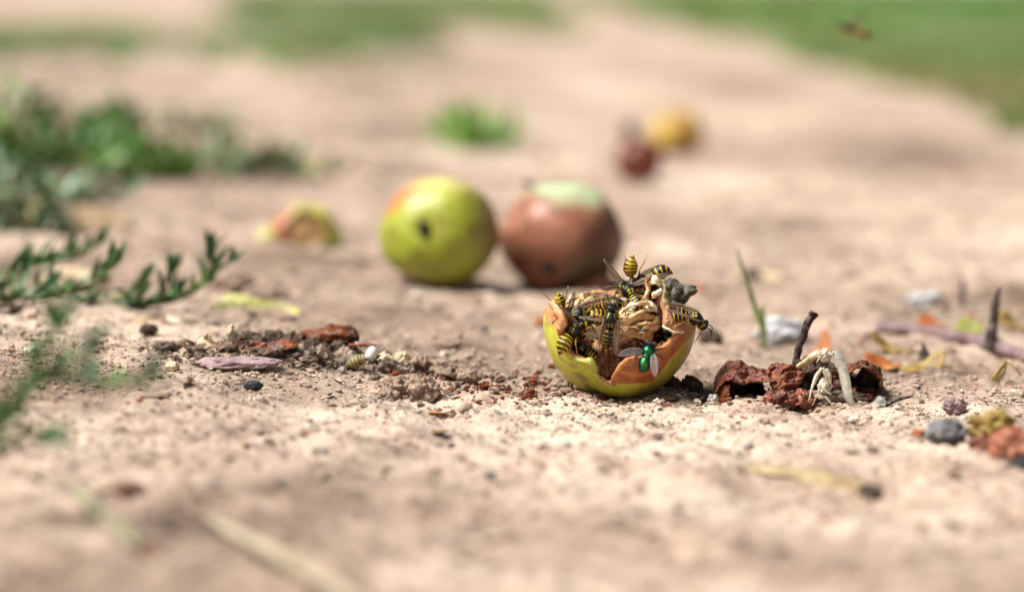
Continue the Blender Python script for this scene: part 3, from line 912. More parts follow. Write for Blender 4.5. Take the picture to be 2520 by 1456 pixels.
# ------------------------------------------------------------------ wasps
M_WBLACK = M('wasp_black', [(0.006, 0.007, 0.009), (0.016, 0.017, 0.020)], scale=20, rough=0.5, bump=0.25, bscale=60, spec=0.3)
M_WSKIN = M('wasp_bands', [(0.85, .85, .85), (1, 1, 1)], scale=20, rough=0.42, bump=0.2, bscale=60, spec=0.35, attr=True)
M_WLEG = M('wasp_leg', [(0.26, 0.10, 0.012), (0.50, 0.25, 0.03)], scale=8, rough=0.45, bump=0, spec=.4)
M_VEIN = M('wing_vein', [(0.10, 0.055, 0.03), (0.16, 0.09, 0.05)], scale=8, rough=0.5, bump=0, spec=.3)
def wing_material(name, tint, alpha, rough=.25):
    m = bpy.data.materials.new(name)
    m.use_nodes = True
    n, l = m.node_tree.nodes, m.node_tree.links
    b = n['Principled BSDF']
    b.inputs['Base Color'].default_value = (*tint, 1)
    b.inputs['Roughness'].default_value = rough
    b.inputs['Specular IOR Level'].default_value = 0.6
    tr = n.new('ShaderNodeBsdfTransparent')
    tr.inputs['Color'].default_value = (0.9, 0.84, 0.76, 1)
    tc = n.new('ShaderNodeTexCoord')
    nz = n.new('ShaderNodeTexNoise')
    nz.inputs['Scale'].default_value = 7
    l.new(tc.outputs['Object'], nz.inputs['Vector'])
    mr = n.new('ShaderNodeMapRange')
    mr.inputs['To Min'].default_value = alpha - .15
    mr.inputs['To Max'].default_value = alpha + .15
    l.new(nz.outputs['Fac'], mr.inputs['Value'])
    mx = n.new('ShaderNodeMixShader')
    l.new(mr.outputs[0], mx.inputs['Fac'])
    l.new(tr.outputs[0], mx.inputs[1])
    l.new(b.outputs[0], mx.inputs[2])
    l.new(mx.outputs[0], n['Material Output'].inputs['Surface'])
    return m
M_WING = wing_material('wasp_wing', (0.24, 0.17, 0.12), 0.44)
M_FLYWING = wing_material('fly_wing', (0.30, 0.29, 0.29), 0.22, .35)
YEL = (0.66, 0.43, 0.010)
BLK = (0.005, 0.005, 0.006)

_abd = {}
def abdomen_g(bend, pattern):
    k = (round(bend, 2), pattern)
    if k in _abd: return _abd[k]
    NS, NA = 66, 28
    L = 0.66
    V, cols = [], []
    pos = Vector((0, 0, 0)); ang = 0.0
    for i in range(NS + 1):
        t = i / NS
        r = 0.205 * (max(0.0, math.sin(math.pi * min(1, 0.06 + t * 0.94)) ** 0.5)) * (1.0 if t < .42 else (1 - ((t - .42) / .58) ** 2.0 * 0.86))
        if t < 0.10: r *= 0.25 + 7.5 * t
        # each ring overlaps the next
        seg = t * 6.2
        fs = seg - int(seg)
        r *= 1 + 0.035 * (fs ** 2) - (0.03 if fs < .08 else 0)
        a = ang
        if i:
            pos = pos + Vector((-math.cos(a), 0, -math.sin(a))) * (L / NS)
        ang = bend * (t ** 1.1)
        up = Vector((-math.sin(ang), 0, math.cos(ang)))
        for j in range(NA):
            q = 2 * math.pi * j / NA
            V.append(pos + up * (math.cos(q) * r * 0.94) + Vector((0, 1, 0)) * (math.sin(q) * r))
            dors = math.cos(q)
            side = abs(math.sin(q))
            # black front of each ring; its rear edge is scalloped, with a point on the back and a spot on each flank
            w = {0: 0.50, 1: 0.63, 2: 0.74}[pattern]
            lim = w + 0.16 * math.exp(-((q if q < math.pi else q - 2 * math.pi) / 0.33) ** 2) + 0.10 * math.cos(4 * q + .6)
            if dors < -0.35: lim = 0.34 + .1 * math.cos(5 * q)
            blk = fs < lim or seg < 0.25
            spot = (abs(side - .72) < .13 and abs(fs - .68) < .13 and pattern == 0 and dors > 0)
            c = BLK if (blk or spot) else YEL
            if seg > 5.9: c = YEL
            cols.append(c)
    F = []
    for i in range(NS):
        for j in range(NA):
            F.append((i * NA + j, (i + 1) * NA + j, (i + 1) * NA + (j + 1) % NA, i * NA + (j + 1) % NA))
    V.append(pos); cols.append((.2, .12, .02))
    for j in range(NA):
        F.append((NS * NA + j, len(V) - 1, NS * NA + (j + 1) % NA))
    _abd[k] = (V, F, cols)
    return _abd[k]
def wing_g(L, W, corr=0.02):
    def fn(u, v):
        # u across, v along; tapering at the root
        ww = W * (0.16 + 0.84 * math.sin(math.pi * min(1, (0.08 + 0.80 * v)) ) ** 0.8) if v < .96 else W * .42
        x = -L * v - (0.10 * L * (1 - (2 * u - 1) ** 2) * smoothstep(.8, 1, v))
        return Vector((x, (u - .35) * ww, corr * math.sin(u * 11) + 0.02 * math.sin(v * 3)))
    return patch_g(9, 16, fn)
def head_g():
    V, F = ico(3)
    out, cols = [], []
    for p in V:
        q = Vector((p.x * 0.105, p.y * 0.185, p.z * 0.16))
        if p.x > 0: q.x *= 1.1 - .3 * max(0, p.z)
        out.append(q)
        face = p.x > 0.25 and abs(p.y) < .45 and p.z < -0.05
        behind = p.x < -.45 and abs(p.y) > .55
        cols.append(YEL if (face and not (abs(p.y) < .1 and p.z > -.5)) or behind else BLK)
    return out, F, cols
def thorax_g():
    V, F = ico(4)
    out, cols = [], []
    for p in V:
        q = Vector((p.x * 0.26, p.y * 0.19, p.z * 0.185))
        k = 1.0 - .18 * max(0, -p.x) + .05 * math.cos(p.x * 5)
        q.y *= k; q.z *= k
        if p.x < -.45 and p.z > .1: q.z -= .03 * (-.45 - p.x) * 2
        out.append(q)
        c = BLK
        if p.z > .1:
            if -.52 < p.x < -.38 and .15 < abs(p.y) < .55: c = (0.5, .45, .05)
            if -.76 < p.x < -.62 and .1 < abs(p.y) < .5: c = (0.5, .42, .05)
            if .25 < p.x < .8 and abs(abs(p.y) - (.42 + .25 * (0.8 - p.x))) < .065 and p.z < .75: c = (.5, .45, .06)
        if .1 < p.x < .3 and p.z < .0 and abs(p.y) > .75: c = YEL
        cols.append(c)
    return out, F, cols
_meshes = {}
def shared(key, build):
    if key not in _meshes: _meshes[key] = build()
    return _meshes[key]
def child(name, key, build, parent, loc=(0, 0, 0), rot=None):
    if key not in _meshes:
        o = build()
        _meshes[key] = o.data
        o.parent = parent
    else:
        o = link(bpy.data.objects.new(name, _meshes[key]), parent)
    o.location = loc
    if rot is not None:
        o.rotation_mode = 'QUATERNION'
        o.rotation_quaternion = rot
    return o
def frame(fwd, up):
    f = Vector(fwd).normalized()
    u = Vector(up)
    u = (u - f * u.dot(f)).normalized()
    return Matrix((f, u.cross(f), u)).transposed().to_quaternion()
def wasp(label, at, fwd, up, bend=0.5, pattern=0, scale=1.0, wings=((25, 8), (25, 8)), legs=0, abd_pitch=0.0, abd_yaw=0.0, ant=0.0, head_turn=0.0, group='wasps feeding on the eaten apple', has_wings=True):
    root = empty('wasp', at, label, 'wasp', group)
    root.rotation_mode = 'QUATERNION'
    root.rotation_quaternion = frame(fwd, up)
    root.scale = (scale,) * 3
    child('thorax', 'thorax', lambda: mk('thorax', *thorax_g()[:2], M_WSKIN, cols=thorax_g()[2]), root)
    hd = child('head', 'head', lambda: mk('head', *head_g()[:2], M_WSKIN, cols=head_g()[2]), root, (0.315, 0, -0.03), Quaternion((0, 1, 0), R(15)) @ Quaternion((0, 0, 1), head_turn))
    for s in (-1, 1):
        child('eye', ('eye', s), lambda: lump('eye', (0, 0, 0), (0.055, 0.035, 0.10), M_WBLACK, 1, 0.02, 1, 2), hd, (0.02, s * .155, 0.02))
        child('antenna', ('ant', s, ant), lambda: mk('antenna', *tube_g([(0.09, s * .05, .06), (0.17, s * .10, .11 + ant), (0.27, s * .15, .10 + ant * 2), (0.40, s * .20, .0 + ant * 3)], [.013, .014, .015, .011], 6, 4), M_WBLACK), hd)
    key = ('abd', round(bend, 2), pattern)
    def build_abd():
        V, F, c = abdomen_g(bend, pattern)
        return mk('abdomen', V, F, M_WSKIN, cols=c)
    child('abdomen', key, build_abd, root, (-0.235, 0, -0.015), Quaternion((0, 0, 1), abd_yaw) @ Quaternion((0, 1, 0), abd_pitch))
    if has_wings:
        for s, (out, raise_) in zip((1, -1), wings):
            q = Quaternion((0, 0, 1), -s * R(out)) @ Quaternion((0, 1, 0), R(raise_)) @ Quaternion((1, 0, 0), s * R(28))
            wg = child('wing', ('wing', s), lambda: solid(mk('wing', [(p.x, p.y * s, p.z) for p in wing_g(0.92, 0.21)[0]], wing_g(0.92, 0.21)[1], M_WING), 0.004), root, (0.03, s * 0.15, 0.12), q)
            if not wg.modifiers: solid(wg, .004)
            child('vein', ('vein', s), lambda: mk('vein', *join_g([tube_g([(0, s * -.02, .01), (-.3, s * -.055, .02), (-.62, s * -.06, .03), (-.82, s * -.02, .035)], [.012, .011, .009, .005], 5, 4),
                                                    tube_g([(-.02, s * .0, .012), (-.3, s * .03, .02), (-.6, s * .05, .02), (-.8, s * .05, .02)], [.009, .007, .006, .004], 5, 4),
                                                    tube_g([(-.28, s * -.05, .02), (-.4, s * .02, .03), (-.55, s * .08, .02)], [.006, .006, .004], 5, 4)]), M_VEIN), wg)
    sets = [[(0.16, .42, .22, .35), (0.0, .10, .34, .55), (-0.12, -.40, .36, .55)],
            [(0.16, .38, .18, .45), (0.0, .05, .28, .60), (-0.12, -.50, .28, .45)],
            [(0.16, .50, .42, .10), (0.0, -.05, .55, .20), (-0.12, -.65, .42, .20)]][legs]
    for i, (x0, x1, yo, dn) in enumerate(sets):
        for s in (-1, 1):
            def bl():
                kx = (x0 + x1) / 2
                return mk('leg', *join_g([
                    tube_g([(x0, s * .10, -.12), (x0 + (x1 - x0) * .35, s * (.10 + yo * .35), -.10), (x0 + (x1 - x0) * .6, s * (.12 + yo * .62), -.12 + .05)], [.026, .027, .020], 6, 3),
                    tube_g([(x0 + (x1 - x0) * .6, s * (.12 + yo * .62), -.07), (x0 + (x1 - x0) * .85, s * (.12 + yo * .78), -.12 - dn * .4), (x0 + (x1 - x0) * 1.0, s * (.12 + yo * .82), -.14 - dn * .62)], [.018, .017, .013], 6, 3),
                    tube_g([(x0 + (x1 - x0) * 1.0, s * (.12 + yo * .82), -.14 - dn * .62), (x0 + (x1 - x0) * 1.12, s * (.12 + yo * .92), -.15 - dn * .8), (x0 + (x1 - x0) * 1.3, s * (.12 + yo * 1.05), -.15 - dn * .86)], [.011, .009, .006], 5, 3)]), M_WLEG)
            child('leg', ('leg', legs, i, s), bl, root)
    return root

# screen-facing directions: x right, y away from the lens, z up
wasp('wasp lying level across the hole with its black head pointing left', C1(425, 598, -9), (-1, -.12, .04), (0.05, -.72, .70), 0.35, 0, 1.08, wings=((10, 2), (12, 10)), legs=1, group=None)
wasp('wasp standing upright in the middle, head up, both wings folded down its flanks', C1(705, 640, -15), (.10, -.10, 1), (0, -1, .12), 0.30, 2, 1.0, wings=((4, 2), (4, 2)), legs=0, ant=.06, group=None, abd_pitch=R(2))
wasp('fat-bellied wasp at the lower left rim, bright yellow and black abdomen hanging outward', C1(402, 722, -12.5), (.72, .45, .62), (-.55, -.70, .55), 0.75, 0, 1.06, wings=((-6, 78), (-6, 74)), legs=1, abd_yaw=R(6), group=None)
wasp('pale-bellied wasp head down on the upper left rim with legs kicking out to the left', C1(268, 612, -3), (.05, .30, -1), (.75, .45, .2), 0.2, 1, 0.86, wings=((20, 30), (12, 12)), legs=2, group=None)
wasp('wasp half hidden along the back rim, head pointing right, only its flank showing', C1(755, 505, 4), (1, -.05, .0), (-.05, -.45, .9), 0.3, 0, 0.95, wings=((4, 6), (10, 8)), legs=1, group=None)
wasp('wasp with rounded dark abdomen turned to the viewer on top of the pale core', C1(862, 392, -8.5), (-.42, .80, .42), (-.1, -.42, .88), 0.55, 2, 1.05, wings=((62, 30), (75, 10)), legs=1, group=None, abd_pitch=R(-4))
wasp('topmost wasp with abdomen pointing straight up and wings spread in a V', C1(905, 345, -1), (.25, -.25, -.95), (-.75, .55, -.15), 0.85, 0, 1.05, wings=((24, 12), (38, 16)), legs=2, group=None)
wasp('wasp with arched striped abdomen behind the peel tip beside the grey calyx', C1(985, 305, 1), (-.93, -.15, -.30), (-.28, -.25, .92), 1.7, 2, 1.1, wings=((35, -10), (35, -10)), legs=1, abd_pitch=R(38), group=None)
wasp('wasp clinging to the right shoulder of the shell, dark head turned away right', C1(1450, 632, -14), (.74, .36, -.50), (.30, -.55, .70), 0.5, 2, 1.0, wings=((0, -20), (0, -16)), legs=1, abd_pitch=R(-36), group=None, head_turn=R(-10))
wasp('wasp deep in the dark side hole, showing only rows of yellow marks', C1(1195, 770, -8), (-.12, .30, .90), (.15, -.95, .2), 0.3, 1, 0.92, wings=((60, 0), (60, 0)), legs=1, has_wings=False, group=None)
wasp('wasp sunk low in the shadowed hollow beneath the fat-bellied wasp', C1(425, 885, -9), (-.55, .20, .25), (.3, -.8, .5), 0.4, 1, 0.85, wings=((4, 2), (4, 2)), legs=1, has_wings=False, group=None)
fw = wasp('small blurred wasp flying in the air above the grass', A(2094, 70, 30), (-.92, .30, .28), (.2, -.3, .9), 0.5, 2, 1.0, wings=((75, 12), (75, 12)), legs=1, group=None)

# ------------------------------------------------------------------ green bottle fly
def iridescent():
    m = bpy.data.materials.new('bottle_green')
    m.use_nodes = True
    n, l = m.node_tree.nodes, m.node_tree.links
    b = n['Principled BSDF']
    lw = n.new('ShaderNodeLayerWeight')
    lw.inputs['Blend'].default_value = 0.45
    tc = n.new('ShaderNodeTexCoord')
    nz = n.new('ShaderNodeTexNoise')
    nz.inputs['Scale'].default_value = 8
    l.new(tc.outputs['Object'], nz.inputs['Vector'])
    ad = n.new('ShaderNodeMath'); ad.operation = 'MULTIPLY_ADD'
    l.new(nz.outputs['Fac'], ad.inputs[0]); ad.inputs[1].default_value = .35
    l.new(lw.outputs['Facing'], ad.inputs[2])
    rp = n.new('ShaderNodeValToRGB')
    e = rp.color_ramp.elements
    e.new(.5); e.new(.6)
    for i, (p, c) in enumerate([(0.13, (.20, .26, .015)), (.20, (.035, .16, .03)), (.36, (.004, .085, .055)), (.7, (.002, .025, .04))]):
        e[i].position = p; e[i].color = (*c, 1)
    l.new(ad.outputs[0], rp.inputs['Fac'])
    l.new(rp.outputs[0], b.inputs['Base Color'])
    b.inputs['Metallic'].default_value = 0.9
    b.inputs['Roughness'].default_value = 0.36
    bp = n.new('ShaderNodeBump'); bp.inputs['Strength'].default_value = .15; bp.inputs['Distance'].default_value = .01
    n3 = n.new('ShaderNodeTexNoise'); n3.inputs['Scale'].default_value = 70
    l.new(tc.outputs['Object'], n3.inputs['Vector']); l.new(n3.outputs['Fac'], bp.inputs['Height']); l.new(bp.outputs[0], b.inputs['Normal'])
    return m
M_FLY = iridescent()
M_EYE = M('fly_eye', [(0.06, 0.014, 0.010), (0.11, 0.03, 0.02)], scale=20, rough=0.35, bump=.1, spec=.5)
def fly(label, at, fwd, up, sc=1.0):
    root = empty('green_bottle_fly', at, label, 'fly')
    root.rotation_mode = 'QUATERNION'
    root.rotation_quaternion = frame(fwd, up)
    root.scale = (sc,) * 3
    lump('thorax', (0, 0, 0), (0.235, 0.215, 0.20), M_FLY, 2, 0.03, 1, 4, parent=root)
    lump('scutellum', (-0.215, 0, 0.075), (0.095, 0.125, 0.085), M_FLY, 3, 0.03, 1, 3, parent=root)
    lump('abdomen', (-0.46, 0, -0.04), (0.285, 0.20, 0.175), M_FLY, 5, 0.04, 1, 4, rot=(0, R(-10), 0), parent=root)
    hd = lump('head', (0.27, 0, -0.04), (0.10, 0.18, 0.15), M_WBLACK, 6, 0.03, 1, 3, parent=root)
    for s in (-1, 1):
        lump('eye', (0.03, s * .125, 0.02), (0.085, 0.075, 0.125), M_EYE, 7, 0.02, 1, 3, parent=hd)
    for s, ang in ((1, 62), (-1, 22)):
        def fn(u, v):
            ww = 0.30 * (math.sin(math.pi * min(1, .10 + .80 * v)) ** .75)
            x = -0.80 * v - .06 * (1 - (2 * u - 1) ** 2) * smoothstep(.8, 1, v)
            return Vector((x, s * (u - .4) * ww, .015 * math.sin(v * 4) + .008 * math.sin(u * 9)))
        V, F = patch_g(9, 16, fn)
        wg = solid(mk('wing', V, F, M_FLYWING, root), .003)
        wg.location = (-0.07, s * .17, .10)
        wg.rotation_mode = 'QUATERNION'
        wg.rotation_quaternion = Quaternion((0, 0, 1), -s * R(ang)) @ Quaternion((0, 1, 0), R(4)) @ Quaternion((1, 0, 0), s * R(10))
        mk('vein', *join_g([tube_g([(0, s * -.03, .004), (-.3, s * -.10, .012), (-.6, s * -.09, .01), (-.78, s * -.03, .005)], [.009, .007, .005, .003], 5, 3),
                            tube_g([(-.05, 0, .004), (-.35, s * .02, .014), (-.76, s * .05, .006)], [.006, .005, .003], 5, 3),
                            tube_g([(-.05, s * .01, .004), (-.3, s * .08, .012), (-.6, s * .14, .006)], [.006, .005, .003], 5, 3)]), M_VEIN, wg)
        for (x0, x1, yo) in ((.13, .30, .30), (0, -.05, .42), (-.1, -.42, .36)):
            tube('leg', [(x0, s * .12, -.12), ((x0 + x1) / 2, s * (.14 + yo * .6), -.08), (x1, s * (.14 + yo * .9), -.26), (x1 * 1.15, s * (.14 + yo * 1.1), -.30)], [.026, .024, .015, .009], M_WBLACK, root, n=6, sub=3)
    return root
fly('shiny metallic green bottle fly perched on the orange lip of the eaten apple', C1(1034, 915, -20.0), (.30, .38, .88), (-.10, -.92, .40), 0.82)

# ------------------------------------------------------------------ whole apples behind
M_SKIN = M('apple_skin', [(0.92, .92, .92), (1, 1, 1), (1.05, 1.05, 1.05)], scale=1.2, rough=0.44, bump=0.3, bscale=5, spec=0.45, attr=True, coat=.06)
M_ROT = M('black_rot', [(0.012, 0.010, 0.009), (0.035, 0.028, 0.022)], scale=6, rough=0.8, bump=.6, bscale=15)
def apple_g(rx, ry, rz, axis, dim, colf, seed, sub=5):
    V, F = ico(sub)
    ax = Vector(axis).normalized()
    out, cols = [], []
    for p in V:
        c = p.dot(ax)
        s = math.acos(max(-1, min(1, c)))
        k = 1 + 0.065 * mnoise.noise(p * 1.3 + Vector((seed, 0, 0))) + .012 * mnoise.noise(p * 4 + Vector((seed, 2, 0)))
        for e, dp in ((s, dim[0]), (math.pi - s, dim[1])):
            k -= dp * math.exp(-(e / 0.30) ** 2)
        out.append(Vector((p.x * rx, p.y * ry, p.z * rz)) * k)
        cols.append(colf(p, s))
    return out, F, cols
def green_col(p, s):
    n1 = mnoise.noise(p * 1.6 + Vector((3, 1, 2)))
    c = mixc((0.36, 0.42, 0.030), (0.30, 0.32, 0.025), n1 * .5 + .5)
    red = smoothstep(.62, .92, p.dot(Vector((-.62, .15, .78)).normalized()) * 1.0 + .14 * mnoise.noise(p * 3))
    c = mixc(c, (0.52, 0.17, 0.06), red * .9)
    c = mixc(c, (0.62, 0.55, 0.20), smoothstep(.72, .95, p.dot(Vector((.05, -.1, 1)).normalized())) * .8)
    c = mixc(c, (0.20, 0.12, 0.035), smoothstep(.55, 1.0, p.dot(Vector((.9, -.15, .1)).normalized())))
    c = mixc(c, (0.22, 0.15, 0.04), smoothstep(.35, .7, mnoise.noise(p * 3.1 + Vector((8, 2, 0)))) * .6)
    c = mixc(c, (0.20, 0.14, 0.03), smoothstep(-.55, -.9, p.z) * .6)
    c = mixc(c, (0.20, 0.15, 0.03), smoothstep(.15, .6, mnoise.fractal(p * 4.5, .8, 2, 4)) * .45)
    return c
def brown_col(p, s):
    n1 = mnoise.noise(p * 2.2 + Vector((1, 5, 2)))
    c = mixc((0.40, 0.17, 0.105), (0.25, 0.088, 0.048), n1 * .5 + .5)
    c = mixc(c, (0.14, 0.06, 0.03), smoothstep(.1, .55, mnoise.fractal(p * 4 + Vector((2, 2, 7)), .8, 2, 4)) * .7)
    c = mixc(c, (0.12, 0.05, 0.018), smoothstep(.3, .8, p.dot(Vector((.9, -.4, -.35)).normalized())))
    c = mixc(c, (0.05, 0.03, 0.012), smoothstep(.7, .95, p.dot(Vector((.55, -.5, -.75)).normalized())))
    g = smoothstep(.60, .98, p.dot(Vector((.10, -.05, 1)).normalized()) + .16 * mnoise.noise(p * 2.2) + .05 * mnoise.noise(p * 8))
    c = mixc(c, (0.46, 0.58, 0.34), g * .95)  # green skin on top, paled by a sky reflection painted into its colour
    return c
def whole(name, label, cu, cv, y, rx, rz, axis, colf, seed, dim):
    c = on(cu, y)
    base = c.z
    root = empty(name, c, label, 'apple')
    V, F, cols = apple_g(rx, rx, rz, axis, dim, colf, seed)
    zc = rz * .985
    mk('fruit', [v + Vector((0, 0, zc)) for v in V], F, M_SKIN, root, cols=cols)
    return root, zc
ax_g = Vector((-.25, -.95, .12)).normalized()
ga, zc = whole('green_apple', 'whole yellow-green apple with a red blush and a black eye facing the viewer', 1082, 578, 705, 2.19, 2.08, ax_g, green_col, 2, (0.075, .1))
lump('calyx', Vector((0, 0, zc)) + ax_g * 2.04, (0.21, 0.13, 0.36), M_ROT, 3, .4, 2, 3, rot=(0, R(-14), 0), parent=ga)
ax_b = Vector((-.22, -.87, -.46)).normalized()
ba, zc = whole('brown_apple', 'whole rotten brown apple with a green top, sky reflection painted in', 1383, 590, 715, 2.36, 2.06, ax_b, brown_col, 5, (0.085, .1))
lump('calyx', Vector((0, 0, zc)) + ax_b * 2.06, (0.30, 0.16, 0.28), M_ROT, 4, .4, 2, 3, parent=ba)
tube('stalk', [Vector((-0.9, 1.0, zc + 1.65)), Vector((-1.25, 1.0, zc + 1.95)), Vector((-1.38, .9, zc + 2.05))], [0.10, 0.09, 0.13], M_ROT, ba)

# far apples
def far_col(cs, seed):
    return lambda p, s: mixc(cs[0], cs[1], smoothstep(-.4, .5, mnoise.noise(p * 1.7 + Vector((seed, 0, 0))) + p.x * .5))
fy = on(1668, 384)
c = A(1668, 336, fy.y)
ya = empty('yellow_apple', (c.x, c.y, gz(c.x, c.y)), 'small blurred yellow apple with an orange cheek, farthest fruit on the path', 'apple')
zc = 1.5
V, F, cols = apple_g(1.75, 1.6, 1.5, (-.3, -.2, .9), (.12, .1), far_col(((0.54, 0.37, 0.07), (0.36, 0.17, 0.03)), 3), 7, 4)
mk('fruit', [v + Vector((0, 0, zc)) for v in V], F, M_SKIN, ya, cols=cols)
tube('stalk', [(-.3, -.2, zc + 1.1), (-.4, -.25, zc + 1.5), (-.35, -.3, zc + 1.8)], [.1, .09, .12], M_ROT, ya)
fr = on(1572, 452)
ra = empty('dark_red_apple', (fr.x, fr.y, gz(fr.x, fr.y)), 'small shrunken dark red apple blurred in front of the yellow one', 'apple')
V, F, cols = apple_g(1.42, 1.3, 1.4, (-.2, -.1, .9), (.15, .1), far_col(((0.13, 0.025, 0.012), (0.20, 0.04, 0.018)), 5), 9, 4)
mk('fruit', [v + Vector((0, 0, 1.3)) for v in V], F, M_SKIN, ra, cols=cols)
tube('stalk', [(-.3, 0, 2.4), (-.5, 0, 2.9), (-.65, 0, 3.4)], [.35, .35, .4], M_ROT, ra)

# ------------------------------------------------------------------ knotgrass
M_LEAF = M('knotgrass_leaf', [(0.60, .60, .60), (1, 1, 1), (1.3, 1.2, 1.0)], scale=3, rough=0.5, bump=0.12, bscale=16, spec=0.45, attr=True)
M_STEM = M('knotgrass_stem', [(0.20, 0.11, 0.05), (0.16, 0.17, 0.06), (0.24, 0.25, 0.10)], scale=3.0, rough=0.6, bump=.2)
def leaf_g(L, W, curl, fold, nu=5, nv=9):
    def fn(u, v):
        ww = W * (math.sin(math.pi * min(1, .05 + .93 * v)) ** .85) + .006
        s = (u - .5) * 2
        return Vector((L * v, s * ww * .5, curl * L * v * v + fold * abs(s) * ww * .5))
    return patch_g(nu, nv, fn)
LEAF = []
for k, (L, W, c, f, col) in enumerate([(1.0, .25, .12, .5, (0.07, 0.18, 0.065)), (0.8, .23, -.1, .35, (0.08, 0.22, 0.05)), (1.1, .23, .2, .6, (0.045, 0.13, 0.05)), (0.62, .19, .1, .5, (0.14, 0.26, 0.07)), (0.95, .26, -.15, .2, (0.15, 0.20, 0.12))]):
    V, F = leaf_g(L, W, c, f)
    cols = [mixc(col, (col[0] * 1.5, col[1] * 1.25, col[2] * 1.2), abs((i % 5) - 2) / 2) for i in range(len(V))]
    o = mk('leaf', V, F, M_LEAF, None, cols=cols)
    LEAF.append(o.data)
    bpy.data.objects.remove(o)
def K(x, y, dep):                 # place in the close view of the knotgrass
    return A(x * .308, 550 + y * .308, dep)
def sprig(label, stems, seed, per=5, size=1.0, group='knotgrass sprigs creeping over the path', upness=.9):
    rnd = random.Random(seed)
    base = Vector(stems[0][0])
    base.z = gz(base.x, base.y)
    root = empty('knotgrass_sprig', base, label, 'plant')
    for si, st in enumerate(stems):
        P = [Vector(p) - base for p in st]
        tube('stem', P, [.065, .055, .045, .03], M_STEM, root, n=7, sub=5, rough=.2)
        Q = catmull(P, 10)
        ln = sum((Q[i + 1] - Q[i]).length for i in range(len(Q) - 1))
        nodes = max(2, int(ln / 0.27))
        for k in range(nodes + 1):
            t = k / nodes
            i = min(int(t * (len(Q) - 1)), len(Q) - 2)
            p, d = Q[i], (Q[i + 1] - Q[i]).normalized()
            cnt = rnd.choice([2, 3, per, per]) if k < nodes else per + 2
            for _ in range(cnt):
                out = Vector((rnd.uniform(-1, 1), rnd.uniform(-.6, .45), rnd.uniform(-.2, 1.3) * upness))
                dr = (d * rnd.uniform(.6, 1.5) + out.normalized() * rnd.uniform(.5, 1.0)).normalized()
                if dr.z < -.2: dr.z = abs(dr.z) * .5
                lf = link(bpy.data.objects.new('leaf', rnd.choice(LEAF)), root)
                lf.location = p
                lf.rotation_mode = 'QUATERNION'
                lf.rotation_quaternion = frame(dr, Vector((rnd.uniform(-.7, .7), rnd.uniform(-1.1, .3), rnd.uniform(.3, 1))))
                s = size * rnd.uniform(.7, 1.2) * (1.0 if t < .9 else .85)
                lf.scale = (s, s, s)
    return root
sprig('knotgrass sprig rising to an upright tip, middle one of the row', [[K(-60, 620, 13.8), K(160, 606, 13.8), K(370, 600, 13.8), K(540, 550, 13.8), K(700, 475, 13.8), K(840, 400, 13.8), K(930, 300, 13.8)]], 3, per=4, size=.88)
sprig('longest knotgrass sprig, its reddish tip ending nearest the yellow peel strip', [[K(380, 625, 14.8), K(560, 668, 14.8), K(800, 640, 14.8), K(1080, 665, 14.8), K(1280, 640, 14.8), K(1450, 600, 14.8), K(1620, 500, 14.8), K(1720, 390, 14.8), K(1860, 300, 14.8)],
      [K(1080, 665, 14.8), K(1120, 560, 14.4), K(1150, 450, 14.2)], [K(1290, 640, 14.8), K(1310, 520, 14.4), K(1370, 390, 14.4)], [K(1640, 490, 14.8), K(1690, 330, 14.8), K(1700, 220, 14.8)]], 4, per=4, size=.88)
sprig('knotgrass sprig cut by the left picture edge, low and dense', [[K(-80, 560, 14.8), K(40, 470, 14.8), K(140, 415, 14.8), K(250, 340, 14.8), K(350, 300, 14.8)], [K(-60, 640, 14.8), K(60, 600, 13.8), K(130, 570, 13.8)], [K(300, 600, 14.8), K(350, 530, 14.8), K(420, 460, 14.8)]], 5, per=4, size=.88)
sprig('soft-focus knotgrass sprig just behind the sharper row', [[K(300, 330, 21), K(420, 300, 21), K(560, 290, 21), K(680, 240, 21), K(780, 170, 21)]], 6, per=4, size=.95)
# out-of-focus sprig leaning in from the near left
def near(u, v, y): return A(u, v, y)
sprig('heavily blurred green sprig in the near left, hanging over the ground', [
    [near(-160, 1500, -26), near(-60, 1130, -25), near(40, 980, -25), near(120, 850, -25), near(140, 790, -25)],
    [near(-40, 1080, -25), near(80, 960, -25), near(190, 880, -24.5), near(235, 850, -24.5)],
    [near(-120, 1200, -25), near(0, 1050, -26), near(40, 1010, -26)],
    [near(-100, 1150, -25), near(60, 1080, -25), near(120, 1095, -25)],
    [near(120, 930, -25), near(250, 950, -24), near(360, 920, -23.5)]], 8, per=2, size=.80, upness=.7)

